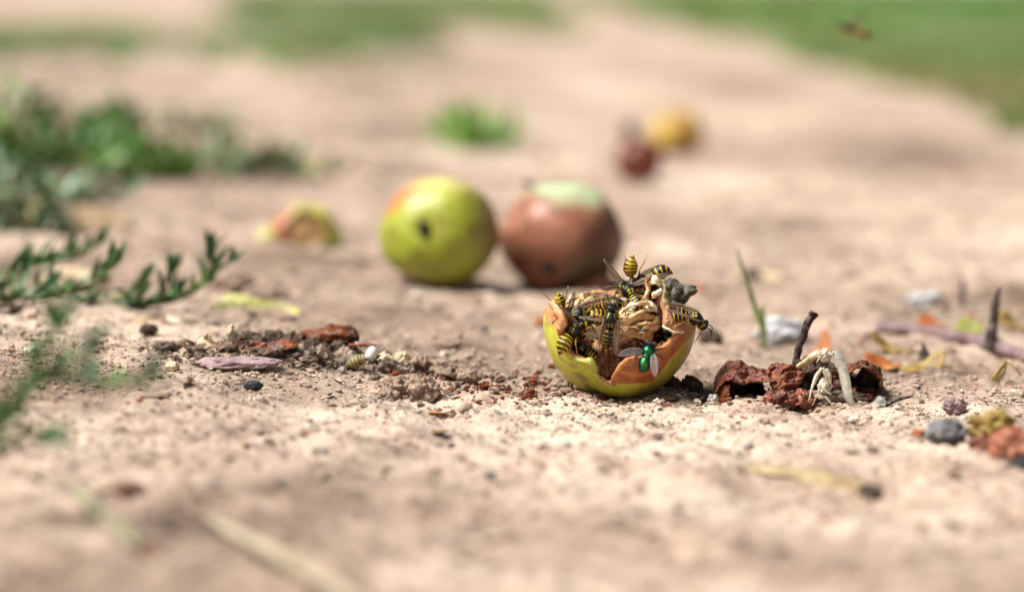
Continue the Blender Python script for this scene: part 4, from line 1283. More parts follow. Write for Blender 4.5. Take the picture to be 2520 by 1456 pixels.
# weed mats out of focus: too blurred to tell leaf from leaf
def weed(name, label, spots, seed, count, L=(0.9, 1.6), hgt=2.0, pal=((.045, .15, .035), (.09, .22, .05)), wide=.4, kind=None):
    rnd = random.Random(seed)
    base = on(*spots[0][:2])
    root = empty(name, base, label, 'plant')
    V, F, C = [], [], []
    SV, SF = [], []
    for (u, v, rx, ry, h) in spots:
        c = on(u, v)
        for _ in range(int(count / len(spots))):
            a, r = rnd.uniform(0, 6.283), math.sqrt(rnd.random())
            x, y = c.x + math.cos(a) * r * rx, c.y + math.sin(a) * r * ry
            z = gz(x, y) + rnd.random() ** 1.4 * h * (1.05 - r * .6)
            l = rnd.uniform(*L)
            d = Vector((rnd.uniform(-1, 1), rnd.uniform(-1, 1), rnd.uniform(-.1, 1.1))).normalized()
            up = Vector((rnd.uniform(-.6, .6), rnd.uniform(-.6, .6), 1))
            q = frame(d, up).to_matrix()
            lv, lf = leaf_g(l, l * wide, rnd.uniform(-.2, .2), .4, 3, 5)
            b = len(V)
            col = mixc(pal[0], pal[1], rnd.random())
            if rnd.random() < .08: col = (.30, .26, .10)
            for p in lv:
                V.append(q @ p + Vector((x, y, z)) - base)
                C.append(col)
            F += [tuple(i + b for i in f) for f in lf]
        for _ in range(10):
            a = rnd.uniform(0, 6.283)
            p0 = Vector((c.x, c.y, gz(c.x, c.y))) - base
            p1 = p0 + Vector((math.cos(a) * rx * .5, math.sin(a) * ry * .5, h * .45))
            p2 = p0 + Vector((math.cos(a) * rx * .9, math.sin(a) * ry * .9, h * .4))
            v_, f_ = tube_g([p0, p1, p2], [.09, .07, .04], 5, 3)
            b = len(SV)
            SV += v_; SF += [tuple(i + b for i in f) for f in f_]
    tag(mk('foliage', V, F, M_LEAF, root, cols=C), None, kind='stuff')
    tag(mk('stem', SV, SF, M_STEM, root), None, kind='stuff')
    return root
weed('weed_clump', 'broad dark green weed clump at the left edge, taller and farther of the two', [(-20, 385, 4, 5, 4.2), (60, 395, 4, 5, 4.4), (150, 400, 3.6, 5, 3.4), (230, 415, 3, 4, 1.8), (285, 350, 1.4, 3, 2.4), (305, 430, 2, 3, 1.4), (395, 436, 1.8, 3, 1.8)], 21, 800, pal=((.045, .14, .02), (.14, .30, .05)))
weed('weed_clump', 'bluish green weed clump at the left edge in front of the taller one', [(10, 560, 2.6, 2, 2.6), (80, 562, 2.0, 2, 3.0), (10, 480, 3, 3, 2.0), (200, 492, 2.6, 2.4, 1.3)], 22, 300, L=(.7, 1.2), pal=((.05, .15, .05), (.18, .28, .17)))
weed('weed_clump', 'faint row of low weeds on the path left of the green apple', [(540, 430, 1.6, 3, 1.5), (640, 425, 2.4, 3, 2.2), (730, 430, 3, 3, .8)], 23, 120, pal=((.07, .15, .05), (.17, .25, .11)))
weed('grass_tuft', 'bright green tuft alone on the path behind the two whole apples', [(1130, 362, 1.3, 2.5, 3.4), (1185, 372, 2.2, 2.5, 2.2)], 24, 130, L=(1.2, 2.3), wide=.26, pal=((.07, .26, .02), (.20, .44, .04)))
weed('weed_clump', 'sparse pale weeds on the path left of the bright green tuft', [(480, 330, 3, 5, 1.6), (900, 200, 10, 12, 2.4)], 25, 110, pal=((.14, .19, .08), (.22, .25, .12)))

# ------------------------------------------------------------------ scraps on the ground
M_RUST = M('dried_red_peel', [(0.028, 0.009, 0.007), (0.13, 0.030, 0.014), (0.24, 0.062, 0.024), (0.28, 0.14, 0.085)], scale=2.2, rough=0.46, bump=0.6, bscale=12, spec=0.45, dist=.04, mott=.5)
M_AMBER = M('amber_peel', [(0.03, 0.010, 0.006), (0.12, 0.030, 0.010), (0.36, 0.105, 0.014)], scale=2.2, rough=.42, bump=.8, bscale=10, spec=.45, dist=.05, mott=.5)
M_RED2 = M('deep_red_peel', [(0.05, 0.012, 0.008), (0.19, 0.040, 0.016), (0.36, 0.10, 0.025)], scale=2.2, rough=0.42, bump=.8, bscale=9, spec=.45, dist=.06)
M_CLOD = M('dark_soil', [(0.032, 0.022, 0.017), (0.10, 0.07, 0.052), (0.22, 0.16, 0.12)], scale=5, rough=.95, bump=1.0, bscale=16, spec=.1, dist=.06)
M_CLODL = M('pale_soil', [(0.27, 0.19, 0.14), (0.40, 0.29, 0.22), (0.52, 0.40, 0.31)], scale=5, rough=.95, bump=1.0, bscale=16, spec=.1, dist=.06)
M_CLODR = M('red_soil', [(0.13, 0.06, 0.04), (0.22, 0.12, 0.085), (0.30, 0.19, 0.15)], scale=4, rough=.95, bump=1.0, bscale=16, spec=.1, dist=.06)
M_STRAW = M('straw', [(0.38, 0.28, 0.13), (0.60, 0.49, 0.28), (0.74, 0.66, 0.46)], scale=3, rough=.6, bump=.4, bscale=16, spec=.3, stretch=(1, 1, .3))
M_TAN = M('tan_leaf', [(0.17, 0.10, 0.05), (0.36, 0.25, 0.14), (0.50, 0.38, 0.23)], scale=1.6, rough=.65, bump=.4, bscale=9)
M_TAN2 = M('pale_tan_leaf', [(0.17, 0.11, 0.05), (0.32, 0.24, 0.12), (0.44, 0.36, 0.21)], scale=1.4, rough=.65, bump=.4, bscale=9)
M_STRAWW = M('pale_straw', [(0.38, 0.30, 0.18), (0.64, 0.57, 0.42), (0.76, 0.71, 0.58)], scale=4, rough=.55, bump=.4, bscale=20, spec=.35)
M_GREYLEAF = M('grey_dry_leaf', [(0.17, 0.155, 0.13), (0.38, 0.355, 0.295), (0.52, 0.49, 0.41)], scale=3, rough=.6, bump=.3, bscale=20, spec=.3)
M_TWIG = M('purple_twig', [(0.11, 0.065, 0.065), (0.20, 0.125, 0.13), (0.30, 0.215, 0.22)], scale=2, rough=.6, bump=.3, bscale=10)
M_DARKTWIG = M('dark_bark', [(0.018, 0.013, 0.012), (0.07, 0.04, 0.035), (0.24, 0.20, 0.18)], scale=4.5, rough=.8, bump=.9, bscale=14, dist=.04)
M_PEBW = M('white_stone', [(0.32, 0.32, 0.33), (0.47, 0.47, 0.48), (0.54, 0.54, 0.54)], scale=2, rough=.6, bump=.3)
M_PEBG = M('grey_stone', [(0.07, 0.07, 0.075), (0.15, 0.15, 0.155), (0.24, 0.24, 0.24)], scale=4, rough=.75, bump=.4, bscale=14)
M_PEBK = M('black_stone', [(0.012, 0.012, 0.014), (0.04, 0.042, 0.05)], scale=6, rough=.6, bump=.4)
M_PEBP = M('purple_stone', [(0.15, 0.09, 0.095), (0.30, 0.20, 0.205), (0.42, 0.32, 0.32)], scale=2.6, rough=.75, bump=.6, bscale=9)
M_PEBT = M('tan_stone', [(0.38, 0.22, 0.13), (0.58, 0.40, 0.27), (0.66, 0.52, 0.40)], scale=3, rough=.5, bump=.2)
M_SHELL = M('pale_husk', [(0.34, 0.24, 0.13), (0.56, 0.44, 0.28), (0.68, 0.59, 0.43)], scale=2.4, rough=.5, bump=.3, bscale=14, spec=.4)
M_YPEEL = M('yellow_peel', [(0.38, 0.34, 0.08), (0.52, 0.49, 0.17), (0.62, 0.58, 0.30)], scale=1.5, rough=.45, bump=.2)
M_ORANGE = M('orange_leaf', [(0.22, 0.06, 0.02), (0.42, 0.13, 0.04), (0.46, 0.25, 0.07)], scale=1.3, rough=.5, bump=.3, bscale=8)
M_OCHRE = M('ochre_leaf', [(0.16, 0.08, 0.03), (0.30, 0.20, 0.05), (0.38, 0.30, 0.09)], scale=1.4, rough=.5, bump=.3, bscale=8)
M_LIME = M('lime_leaf', [(0.16, 0.15, 0.05), (0.26, 0.27, 0.05), (0.34, 0.33, 0.11)], scale=1.4, rough=.5, bump=.2)
M_PINK = M('pink_peel', [(0.24, 0.07, 0.035), (0.36, 0.125, 0.07), (0.44, 0.22, 0.14)], scale=1.2, rough=.45, bump=.2)
M_SEED = M('white_seed', [(0.50, 0.50, 0.42), (0.68, 0.67, 0.60)], scale=3, rough=.35, bump=.05, sss=.2, spec=.5)

def stone(label, u, v, rad, mat, seed, name='pebble', amp=.28, rot=(0, 0, 0), sink=.25, freq=1.3, sub=4, cat='pebble', octs=4):
    p = on(u, v)
    o = lump(name, p + Vector((0, 0, rad[2] * (1 - sink))), rad, mat, seed, amp, freq, sub, rot, octs=octs)
    return tag(o, label, cat)
def crumpled(name, label, rows, mat, cat, nu=24, nv=16, t=.03, amp=.08, freq=3, seed=1, parent=None, cols=None):
    base = Vector(rows[0][0])
    V, F = rows_patch([[Vector(p) - (base if parent is None else parent.location) for p in r] for r in rows], nu, nv, 0, amp, freq, seed)
    o = mk(name, V, F, mat, parent)
    if parent is None:
        o.location = base
        tag(o, label, cat)
    return solid(o, t)

# peel with a gnawed inner side, left of the green apple
hp = on(750, 601)
hf = empty('apple_fragment', hp, 'curved scrap of apple with green and red skin left of the green apple', 'apple piece')
def hcol(p):
    c = mixc((0.42, 0.44, 0.06), (0.40, 0.12, 0.04), smoothstep(.0, -.45, p.x + .25 * mnoise.noise(p * 3)))
    return c
V, F = ico(4)
vv, cc = [], []
for p in V:
    q = Vector((p.x * 1.5, p.y * 1.0, max(-.12, p.z) * 1.52)) * (1 + .1 * mnoise.noise(p * 2))
    if p.y < -.15 and p.z > -.1:
        r = math.hypot(p.x * 1.05, p.z - .28) 
        if r < .62: q.y += 0.32 * smoothstep(.64, .36, r)
        inner = smoothstep(.68, .52, r)
    else:
        inner = 0
    vv.append(q + Vector((0, 0, .12)))
    cc.append(mixc(hcol(p), mixc((0.20, 0.085, 0.03), (0.40, 0.25, 0.10), smoothstep(.45, .2, r) if inner else 0), inner))
mk('fruit_flesh', vv, F, M_SKIN, hf, cols=cc)
o = crumpled('apple_peel', 'small pale green curl of peel at the end of the apple scrap', [
    [on(632, 604), on(660, 606), on(692, 602)], [on(636, 600, .35), on(663, 600, .5), on(694, 598, .4)], [on(642, 590, .3), on(666, 588, .5), on(692, 590, .3)]], M_YPEEL, 'peel', t=.12, seed=31)

# pink scraps
stone('pink chunk of apple lying against the base of the brown apple', 1462, 722, (.95, .6, .42), M_PINK, 41, 'apple_fragment', cat='apple piece', amp=.3)
stone('small red scrap of apple just behind the grey calyx', 1718, 735, (.34, .3, .30), M_PINK, 42, 'apple_fragment', cat='apple piece')
stone('tiny orange scrap on the ground left of the eaten apple rim', 1328, 800, (.20, .2, .14), M_ORANGE, 43, 'apple_fragment', cat='apple piece')

# ---- heap of soil with scraps, left
def D(x, y, dep=None):            # place in the close view of the heap
    u = (500 + x * .4365) * .70549; v = (1050 + y * .4365) * .70549
    return (u, v)
def Dp(x, y, dep): return A(*D(x, y), dep * .62 - .1)
hs_ = on(*D(800, 470))
heap = empty('soil_heap', hs_, 'dark crumbly soil heap mixed with peel scraps, left of the eaten apple', 'soil')
rnd = random.Random(77)
for i, (x, y, r, mt) in enumerate([(230, 430, .5, 0), (330, 470, .35, 0), (430, 440, .42, 0), (500, 450, .38, 0), (620, 400, .35, 0), (760, 330, .42, 0), (880, 320, .45, 0), (960, 370, .5, 0), (1080, 300, .45, 0), (1160, 360, .5, 0),
                                    (1260, 350, .42, 0), (1340, 380, .5, 0), (1430, 330, .45, 0), (1500, 300, .40, 0), (1560, 380, .5, 0), (1250, 430, .45, 1), (1150, 440, .35, 0), (1420, 450, .5, 1), (1600, 430, .35, 1), (1050, 470, .35, 0), (800, 420, .35, 0), (1510, 470, .3, 0), (1700, 420, .3, 1)]):
    p = Dp(x, y, 4.4 + (430 - y) * .02)
    lump('clod', p - hs_ - Vector((0, 0, .1)), (r, r * .9, r * .68), (M_CLOD, M_CLODL)[mt], 100 + i, .55, 2.2, 3, (rnd.random(), rnd.random(), rnd.random() * 6), heap, octs=4)
pts, szs = [], []
for _ in range(900):
    x, y = rnd.gauss(-6.6, 2.0), rnd.gauss(2.4, 1.0)
    s = min(.22, .03 * (1 + rnd.paretovariate(1.6) - 1))
    pts.append((x, y, float(zfull(x, y)) + rnd.random() * .12)); szs.append(s)
o = scatter('heap_crumbs', pts, szs, [mixc((.10, .072, .056), (.27, .195, .15), rnd.random()) for _ in pts], 1, M_CRUMB, 9)
tag(o, 'dark brown crumbs of earth strewn round the soil heap', kind='stuff')
crumpled('dried_peel', 'rust and amber strip of dried peel arching over the top of the soil heap', [
    [Dp(1210, 265, 7), Dp(1330, 290, 5.4), Dp(1450, 300, 5.2), Dp(1600, 320, 5.2), Dp(1720, 330, 5.4)],
    [Dp(1230, 250, 7), Dp(1350, 255, 5.6), Dp(1470, 245, 5.2), Dp(1610, 250, 5.0), Dp(1720, 280, 5.2)],
    [Dp(1260, 245, 7.4), Dp(1380, 230, 6.4), Dp(1490, 200, 6.2), Dp(1640, 195, 6.0), Dp(1700, 215, 6.0)]], M_AMBER, 'peel', 30, 18, amp=.08, freq=3, seed=41, t=.04)
crumpled('dried_peel', 'thin dark red peel strip sloping down the end of the soil heap', [
    [Dp(1640, 350, 4.4), Dp(1740, 355, 4.0), Dp(1850, 365, 4.2)], [Dp(1660, 338, 4.8), Dp(1750, 338, 4.6), Dp(1855, 345, 4.8)]], M_RUST, 'peel', 20, 6, amp=.04, seed=42, t=.05)
crumpled('dried_peel', 'curled dark red peel with a hollow beneath, in the middle of the soil heap', [
    [Dp(690, 400, 3.4), Dp(790, 415, 2.8), Dp(900, 420, 2.8), Dp(1000, 420, 3.0), Dp(1110, 400, 3.6)],
    [Dp(700, 385, 3.8), Dp(800, 375, 3.4), Dp(900, 385, 3.2), Dp(1000, 380, 3.2), Dp(1110, 385, 3.8)],
    [Dp(700, 340, 3.6), Dp(810, 322, 3.4), Dp(920, 328, 3.4), Dp(1020, 335, 3.4), Dp(1110, 355, 3.8)]], M_RED2, 'peel', 34, 18, amp=.11, freq=3.2, seed=43, t=.035)
crumpled('dried_peel', 'wine-red crumpled peel lying across the middle back of the soil heap', [
    [Dp(1000, 380, 2.6), Dp(1080, 390, 2.4), Dp(1160, 385, 2.4), Dp(1240, 370, 2.8)], [Dp(1010, 350, 3.0), Dp(1090, 345, 2.8), Dp(1170, 340, 2.8), Dp(1245, 345, 3.1)], [Dp(1030, 325, 3.6), Dp(1100, 315, 3.6), Dp(1170, 318, 3.6), Dp(1230, 325, 3.6)]], M_RED2, 'peel', 26, 18, amp=.1, freq=3.2, seed=48, t=.03)
crumpled('dried_peel', 'dark red peel shred at the left end of the soil heap, beside the cream husk', [
    [Dp(620, 400, 2.6), Dp(680, 405, 2.4), Dp(740, 395, 2.6)], [Dp(630, 350, 3.0), Dp(690, 338, 2.8), Dp(750, 350, 3.0)]], M_RED2, 'peel', 18, 12, amp=.09, freq=3.5, seed=49, t=.03)
crumpled('dried_peel', 'small orange pointed peel flake standing up from the curled dark red one', [
    [Dp(810, 400, 2.9), Dp(860, 420, 2.6), Dp(910, 425, 2.6), Dp(955, 395, 2.8)], [Dp(815, 355, 3.2), Dp(850, 372, 3.0), Dp(895, 365, 3.0), Dp(955, 388, 3.0)]], M_AMBER, 'peel', 18, 8, amp=.04, seed=44, t=.02)
crumpled('dried_peel', 'dark brown crinkled leaf scrap along the front of the soil heap', [
    [Dp(930, 450, 2.4), Dp(1010, 470, 2.0), Dp(1090, 490, 2.0), Dp(1170, 480, 2.4)], [Dp(940, 420, 3.0), Dp(1020, 425, 2.6), Dp(1100, 430, 2.6), Dp(1160, 455, 2.9)], [Dp(960, 400, 3.4), Dp(1040, 405, 3.2), Dp(1110, 412, 3.3), Dp(1150, 440, 3.4)]], M_CLOD, 'leaf', 22, 12, amp=.07, freq=4, seed=45)
crumpled('seed_husk', 'pale cream husk curled like a horn on the soil heap', [
    [Dp(420, 360, 3.6), Dp(500, 400, 3.0), Dp(600, 405, 2.8), Dp(710, 360, 3.2)],
    [Dp(440, 320, 4.0), Dp(510, 360, 3.5), Dp(600, 370, 3.2), Dp(722, 345, 3.4)],
    [Dp(480, 280, 4.2), Dp(500, 310, 4.2), Dp(560, 345, 4.0), Dp(640, 340, 3.9)],
    [Dp(520, 255, 4.0), Dp(495, 285, 4.4), Dp(520, 330, 4.4), Dp(590, 335, 4.3)],
    [Dp(580, 250, 3.6), Dp(540, 275, 3.8), Dp(555, 315, 4.1), Dp(590, 325, 4.3)]], M_SHELL, 'husk', 22, 24, amp=.03, seed=46, t=.03)
crumpled('seed_husk', 'thin pale husk with little arched openings beside the purple stone', [
    [Dp(700, 440, 2.4), Dp(760, 455, 2.2), Dp(820, 455, 2.2), Dp(875, 460, 2.4)], [Dp(705, 405, 2.8), Dp(760, 395, 2.6), Dp(820, 400, 2.6), Dp(880, 430, 2.7)]], M_SHELL, 'husk', 22, 8, amp=.09, freq=5, seed=47, t=.02)
for i, (pts_, lab) in enumerate([([(240, 370), (270, 345), (330, 310), (400, 320)], 'ochre dry leaf fibre bundle at the left end of the soil heap'), ([(690, 260), (700, 230), (695, 205), (715, 215)], 'short brown upright stalk stub on the back of the soil heap')]):
    b = Dp(*pts_[0], 4.6)
    r = empty('dry_fibre', b, lab, 'dry stalk')
    for k in range(4):
        tube('fibre', [Dp(x + rnd.uniform(-14, 14), y + rnd.uniform(-10, 14), 4.6 + rnd.uniform(-.4, .3)) - b for x, y in pts_], [.05, .06, .04, .02], (M_OCHRE, M_STRAW)[i], r, n=6, rough=.4)

o = stone('flat purplish pink stone lying in front of the soil heap', *D(760, 540), (1.22, .5, .21), M_PEBP, 51, 'flat_stone', amp=.22, sink=.35, freq=1.6, sub=4, cat='stone')
def seed_pill(name, label, p0, p1, r, mat, cat):
    b = Vector(p0)
    d = Vector(p1) - b
    o = mk(name, *tube_g([d * t for t in (0, .06, .2, .5, .8, .94, 1.0)], [r * .25, r * .72, r * .95, r, r * .95, r * .72, r * .25], 12, 3), mat)
    o.location = b
    return tag(o, label, cat)
seed_pill('white_seed', 'plump white seed leaning upright at the right end of the soil heap', Dp(1795, 475, 2.9), Dp(1850, 372, 3.3), .17, M_SEED, 'seed')
ab = empty('wasp_abdomen', Dp(1690, 480, 2.6), 'grey and yellow striped loose wasp abdomen beside the white seed', 'insect part')
V, F, cols = abdomen_g(.3, 1)
o = mk('striped_shell', [v * .98 for v in V], F, M_WSKIN, ab, cols=[mixc(c, (.30, .28, .20), .45) for c in cols])
ab.rotation_mode = 'QUATERNION'
ab.rotation_quaternion = frame((.95, -.1, .30), (-.3, -.4, .85))
ab.location = Dp(1765, 455, 2.6)
lump('torn_end', (-.02, 0, 0), (.05, .13, .13), M_SHELL, 3, .3, 2, 2, parent=ab)
for lab, x0, y0, x1, y1, dep, mt, sd in [('cream bark chip just right of the white seed', 1870, 470, 1985, 420, 3.0, M_SHELL, 1), ('cream husk chip with brown end, second from the white seed', 2010, 480, 2150, 420, 3.0, M_SHELL, 2), ('brown husk chip ending the row right of the white seed', 2120, 505, 2270, 450, 2.7, M_CLODL, 3), ('small cream chip lying on the front slope of the soil heap', 1345, 440, 1430, 455, 2.6, M_SHELL, 4)]:
    crumpled('bark_chip', lab, [[Dp(x0, y0, dep), Dp((x0 + x1) / 2, y0 + 5, dep - .25), Dp(x1, y0 - 2, dep)], [Dp(x0 + 4, (y0 + y1) / 2, dep + .1), Dp((x0 + x1) / 2, (y0 + y1) / 2 - 14, dep - .2), Dp(x1 - 3, (y0 + y1) / 2, dep + .1)], [Dp(x0 + 12, y1, dep + .5), Dp((x0 + x1) / 2, y1 - 10, dep + .4), Dp(x1 - 8, y1 + 4, dep + .5)]], mt, 'chip', 18, 16, amp=.12, freq=4, seed=50 + sd, t=.05)
for lab, x, y, rad, mt, sd in [('smooth tan pebble at the left foot of the soil heap', 230, 555, (.20, .18, .15), M_PEBT, 61), ('dark round pebble beside the loose wasp abdomen', 1590, 490, (.16, .14, .16), M_PEBG, 62), ('black coal-like chip on the bare ground before the purple stone', 880, 710, (.25, .16, .15), M_PEBK, 63),
                              ('small reddish pebble on the bare ground right of the black chip', 1025, 625, (.13, .12, .09), M_RUST, 64), ('knobbly brown soil lump on bare ground, near the reddish pebble', 1180, 645, (.16, .14, .11), M_CLODL, 65)]:
    stone(lab, *D(x, y), rad, mt, sd, amp=.3)
for i, (x, y, r) in enumerate([(2010, 760, .36), (2230, 790, .42), (1960, 800, .24)]):
    stone(('pointed beige clod, left of the two big ones before the eaten apple', 'biggest beige clod, knobbly, on the ground left of the eaten apple', 'low beige clod leaning on the pointed one')[i], *D(x, y), (r, r * .9, r * .85), M_CLODL, 70 + i, 'soil_clod', .5, cat='clod', freq=1.8, sub=4)
# straw strands by the heap
def strand(label, pts, r, mat, name='straw', cat='straw', rough=.2):
    b = Vector(pts[0])
    o = mk(name, *tube_g([Vector(p) - b for p in pts], r, 7, 5, rough), mat)
    o.location = b
    return tag(o, label, cat)
strand('thin straw lying across the top of the purple stone', [Dp(870, 465, 2.3), Dp(950, 462, 2.1), Dp(1050, 480, 2.0), Dp(1120, 510, 2.0)], [.03, .035, .03, .02], M_STRAW)
strand('dark bent twig at the front foot of the soil heap', [Dp(1170, 500, 2.0), Dp(1260, 505, 1.9), Dp(1330, 520, 1.8), Dp(1400, 505, 2.0)], [.04, .04, .03, .03], M_DARKTWIG, 'twig', 'twig')
tb = on(*D(2355, 610))
tf = empty('seed_plume', tb, 'feathery white seed plume standing on the ground near the biggest clod', 'seed')
for k in range(11):
    a = R(-40 + k * 8)
    tube('bristle', [(0, 0, 0), (math.sin(a) * .25, rnd.uniform(-.05, .05), math.cos(a) * .25), (math.sin(a) * .55, rnd.uniform(-.1, .1), math.cos(a) * .48)], [.007, .005, .003], M_STRAWW, tf, n=4, sub=2)
# rusty droppings in front of the eaten apple
pts, szs, cl = [], [], []
for _ in range(1000):
    u = rnd.uniform(950, 1500); v = 945 + rnd.gauss(0, 20) + (u - 1100) * .05
    p = on(u, v)
    pts.append((p.x, p.y, float(zfull(p.x, p.y)))); szs.append(min(.13, .022 * rnd.paretovariate(2.0)))
    cl.append(mixc((.22, .055, .022), (.11, .038, .02), rnd.random()) if rnd.random() < .6 else mixc((.35, .26, .2), (.16, .1, .07), rnd.random()))
o = scatter('rusty_crumbs', pts, szs, cl, 1, M_CRUMB, 12, sink=.1)
tag(o, 'rust-red crumbs of chewed apple on the ground before the eaten apple', kind='stuff')
for i, (lab, u, v, rad, mt) in enumerate([
        ('rusty crumb cluster nearest the pale stones left of the eaten apple', 1218, 944, (.17, .14, .14), M_RUST), ('black shiny beetle-like grit lump left of the eaten apple', 1262, 944, (.24, .12, .10), M_PEBK), ('rounded brown clod tucked under the left side of the eaten apple', 1380, 965, (.34, .28, .22), M_CLODL),
        ('smooth pale grey pebble among the rusty crumbs', 1278, 975, (.24, .16, .12), M_CLODL), ('grey-brown clod at the far left of the rusty crumbs', 1148, 945, (.36, .3, .26), M_CLODL), ('rust crumb pile touching the left underside of the eaten apple', 1420, 985, (.3, .2, .13), M_RUST),
        ('small bluish grey pebble in front of the rusty crumbs', 1352, 992, (.12, .1, .08), M_PEBG), ('pale blue-white pebble at the foot of the dried red husk', 1756, 990, (.15, .14, .13), M_PEBW), ('dark clod between eaten apple and dried husk', 1655, 968, (.28, .25, .28), M_CLOD), ('second dark clod between eaten apple and dried husk, pointed', 1702, 970, (.30, .28, .30), M_CLOD),
        ('low dark earth lump under the right side of the eaten apple', 1628, 990, (.42, .3, .12), M_CLOD), ('tiny red crumb on the dark earth right of the eaten apple', 1640, 1003, (.13, .1, .07), M_RUST), ('cubic rust crumb standing on the dirt right of the seed plume', 1092, 940, (.12, .1, .15), M_RUST),
        ('white flat stone behind the dried husk stalk, blurred', 1922, 848, (.78, .5, .50), M_PEBW), ('pale blurred stone far behind the thorny twig', 2276, 752, (.62, .5, .30), M_PEBW),
        ('grey stone in the near right, softly blurred', 2330, 1092, (.48, .40, .36), M_PEBG), ('angular grey pebble right of the dried husk', 2350, 1012, (.32, .28, .22), M_PEBP), ('orange round lump cut by the right edge, blurred', 2500, 1130, (.60, .5, .44), M_PINK), ('dark red berry-like lump beside the orange lump', 2420, 1108, (.36, .3, .22), M_RUST), ('black lump at the right edge below the orange one', 2512, 1166, (.32, .25, .22), M_PEBK),
        ('whitish stone behind the knotgrass sprigs', 190, 712, (1.0, .6, .42), M_SHELL), ('brown clod left of the yellow peel strip', 570, 722, (.75, .5, .42), M_CLODL), ('low wide brown clod behind the yellow peel strip', 655, 735, (.75, .5, .28), M_CLODL), ('flat brown stone lying behind the eaten apple, left of it', 1110, 862, (.45, .35, .20), M_CLODL),
        ('dark pebble beside the grass blade', 1852, 690, (.32, .3, .25), M_CLOD), ('dark brown lump right behind the eaten apple', 1748, 850, (.42, .35, .30), M_CLOD), ('dark lump standing in for a hole at the left edge below the knotgrass', 20, 768, (.42, .3, .18), M_CLOD), ('knobbly olive brown dropping below the knotgrass', 365, 908 - 85, (.26, .24, .18), M_CLOD)]):  # the left-edge lump is added to stand in for a dark hole
    stone(lab, u, v, rad, mt, 80 + i, 'pebble' if mt not in (M_CLOD, M_CLODL, M_RUST, M_PINK) else {id(M_RUST): 'rusty_crumb', id(M_PINK): 'apple_fragment'}.get(id(mt), 'soil_clod'), .36, cat={id(M_RUST): 'crumb', id(M_PINK): 'apple piece', id(M_CLOD): 'clod', id(M_CLODL): 'clod'}.get(id(mt), 'pebble'), freq=1.7)

# yellow peel strip and other scraps near the knotgrass
crumpled('peel_strip', 'pale yellow-green peel strip lying right of the longest knotgrass sprig', [
    [on(535, 766), on(580, 766, .02), on(650, 772, .02), on(735, 778)], [on(540, 762, .22), on(580, 760, .36), on(650, 766, .26), on(738, 776, .10)], [on(552, 752, .2), on(585, 748, .32), on(650, 758, .22), on(735, 770, .06)]], M_YPEEL, 'peel', 40, 16, amp=.1, freq=1.5, seed=61, t=.08)
crumpled('dry_leaf', 'tan dry leaf beside the bluish weed clump, blurred', [
    [on(135, 566), on(200, 572), on(260, 568), on(325, 566)], [on(140, 560, .3), on(200, 560, .5), on(270, 560, .4), on(322, 560, .3)], [on(155, 545, .3), on(210, 540, .5), on(280, 545, .3), on(318, 550, .1)]], M_TAN, 'leaf', 26, 14, amp=.2, freq=1.2, seed=62, t=.08)
crumpled('pale_chip', 'white curved chip on bare ground below the knotgrass sprigs', [[on(60, 868), on(85, 872), on(118, 871)], [on(62, 862, .12), on(90, 864, .14), on(122, 867, .04)]], M_STRAWW, 'chip', 14, 6, amp=.05, seed=63, t=.03)
crumpled('pale_chip', 'bright white chip behind the left end of the soil heap', [[on(412, 790), on(430, 795), on(450, 793)], [on(414, 782, .14), on(432, 786, .12), on(448, 788, .04)]], M_STRAWW, 'chip', 12, 6, amp=.05, seed=64, t=.04)
crumpled('dry_leaf', 'brown dry scrap left of the bright white chip', [[on(325, 796), on(360, 800), on(388, 797)], [on(328, 790, .1), on(360, 790, .16), on(388, 792, .08)]], M_TAN, 'leaf', 14, 6, amp=.07, seed=65, t=.03)
strand('short brown bark splinter standing on the ground below the blurred sprig', [on(392 * .308 + 155, 905), A(281, 893, .6), A(288, 884, .6)], [.05, .05, .04], M_RUST, 'splinter', 'splinter')

# ------------------------------------------------------------------ dried red apple husk at the right
def Hp(x, y, dep): return A(x * .2084 + 1728.5, y * .2084 + 740.8, dep)
hb = on(1960, 985)
husk = empty('dried_apple_husk', hb, 'shrivelled dark red dried apple husk with an upright dark stalk', 'dried apple')
def lobe(rows, mat, nu=30, nv=24, amp=.12, freq=3, seed=1, t=.05, name='skin_lobe'):
    nu, nv, amp = int(nu * 1.7), int(nv * 1.7), amp * .6
    V, F = rows_patch([[Hp(*p) - hb for p in r] for r in rows], nu, nv, 0, amp, freq, seed, .17)
    return solid(mk(name, V, F, mat, husk), t)
# left lobe arches over a dark mouth
lobe([[(160, 1180, -.6), (180, 1060, -1.2), (240, 960, -1.4), (330, 930, -1.5), (430, 960, -1.6), (560, 950, -1.6), (700, 940, -1.5), (860, 960, -1.4)],
      [(150, 1080, .0), (175, 950, -.5), (260, 850, -.8), (360, 830, -.9), (470, 860, -1.0), (580, 880, -1.0), (720, 890, -.9), (880, 920, -.7)],
      [(165, 960, .6), (200, 850, .3), (290, 770, .1), (400, 745, .1), (500, 780, .0), (600, 810, .1), (720, 850, .2), (850, 890, .3)],
      [(190, 930, 1.4), (240, 780, 1.2), (300, 740, 1.1), (420, 750, 1.1), (520, 790, 1.1), (620, 820, 1.1), (720, 860, 1.1), (830, 900, 1.2)]], M_RUST, 44, 26, amp=.13, freq=2.8, seed=71)
lobe([[(165, 1190, -.8), (230, 1230, -1.2), (340, 1220, -1.3)], [(170, 1080, -.9), (250, 1100, -1.3), (320, 1120, -1.4)], [(200, 980, -.9), (270, 980, -1.3), (330, 990, -1.4)]], M_AMBER, 16, 16, amp=.08, seed=72)
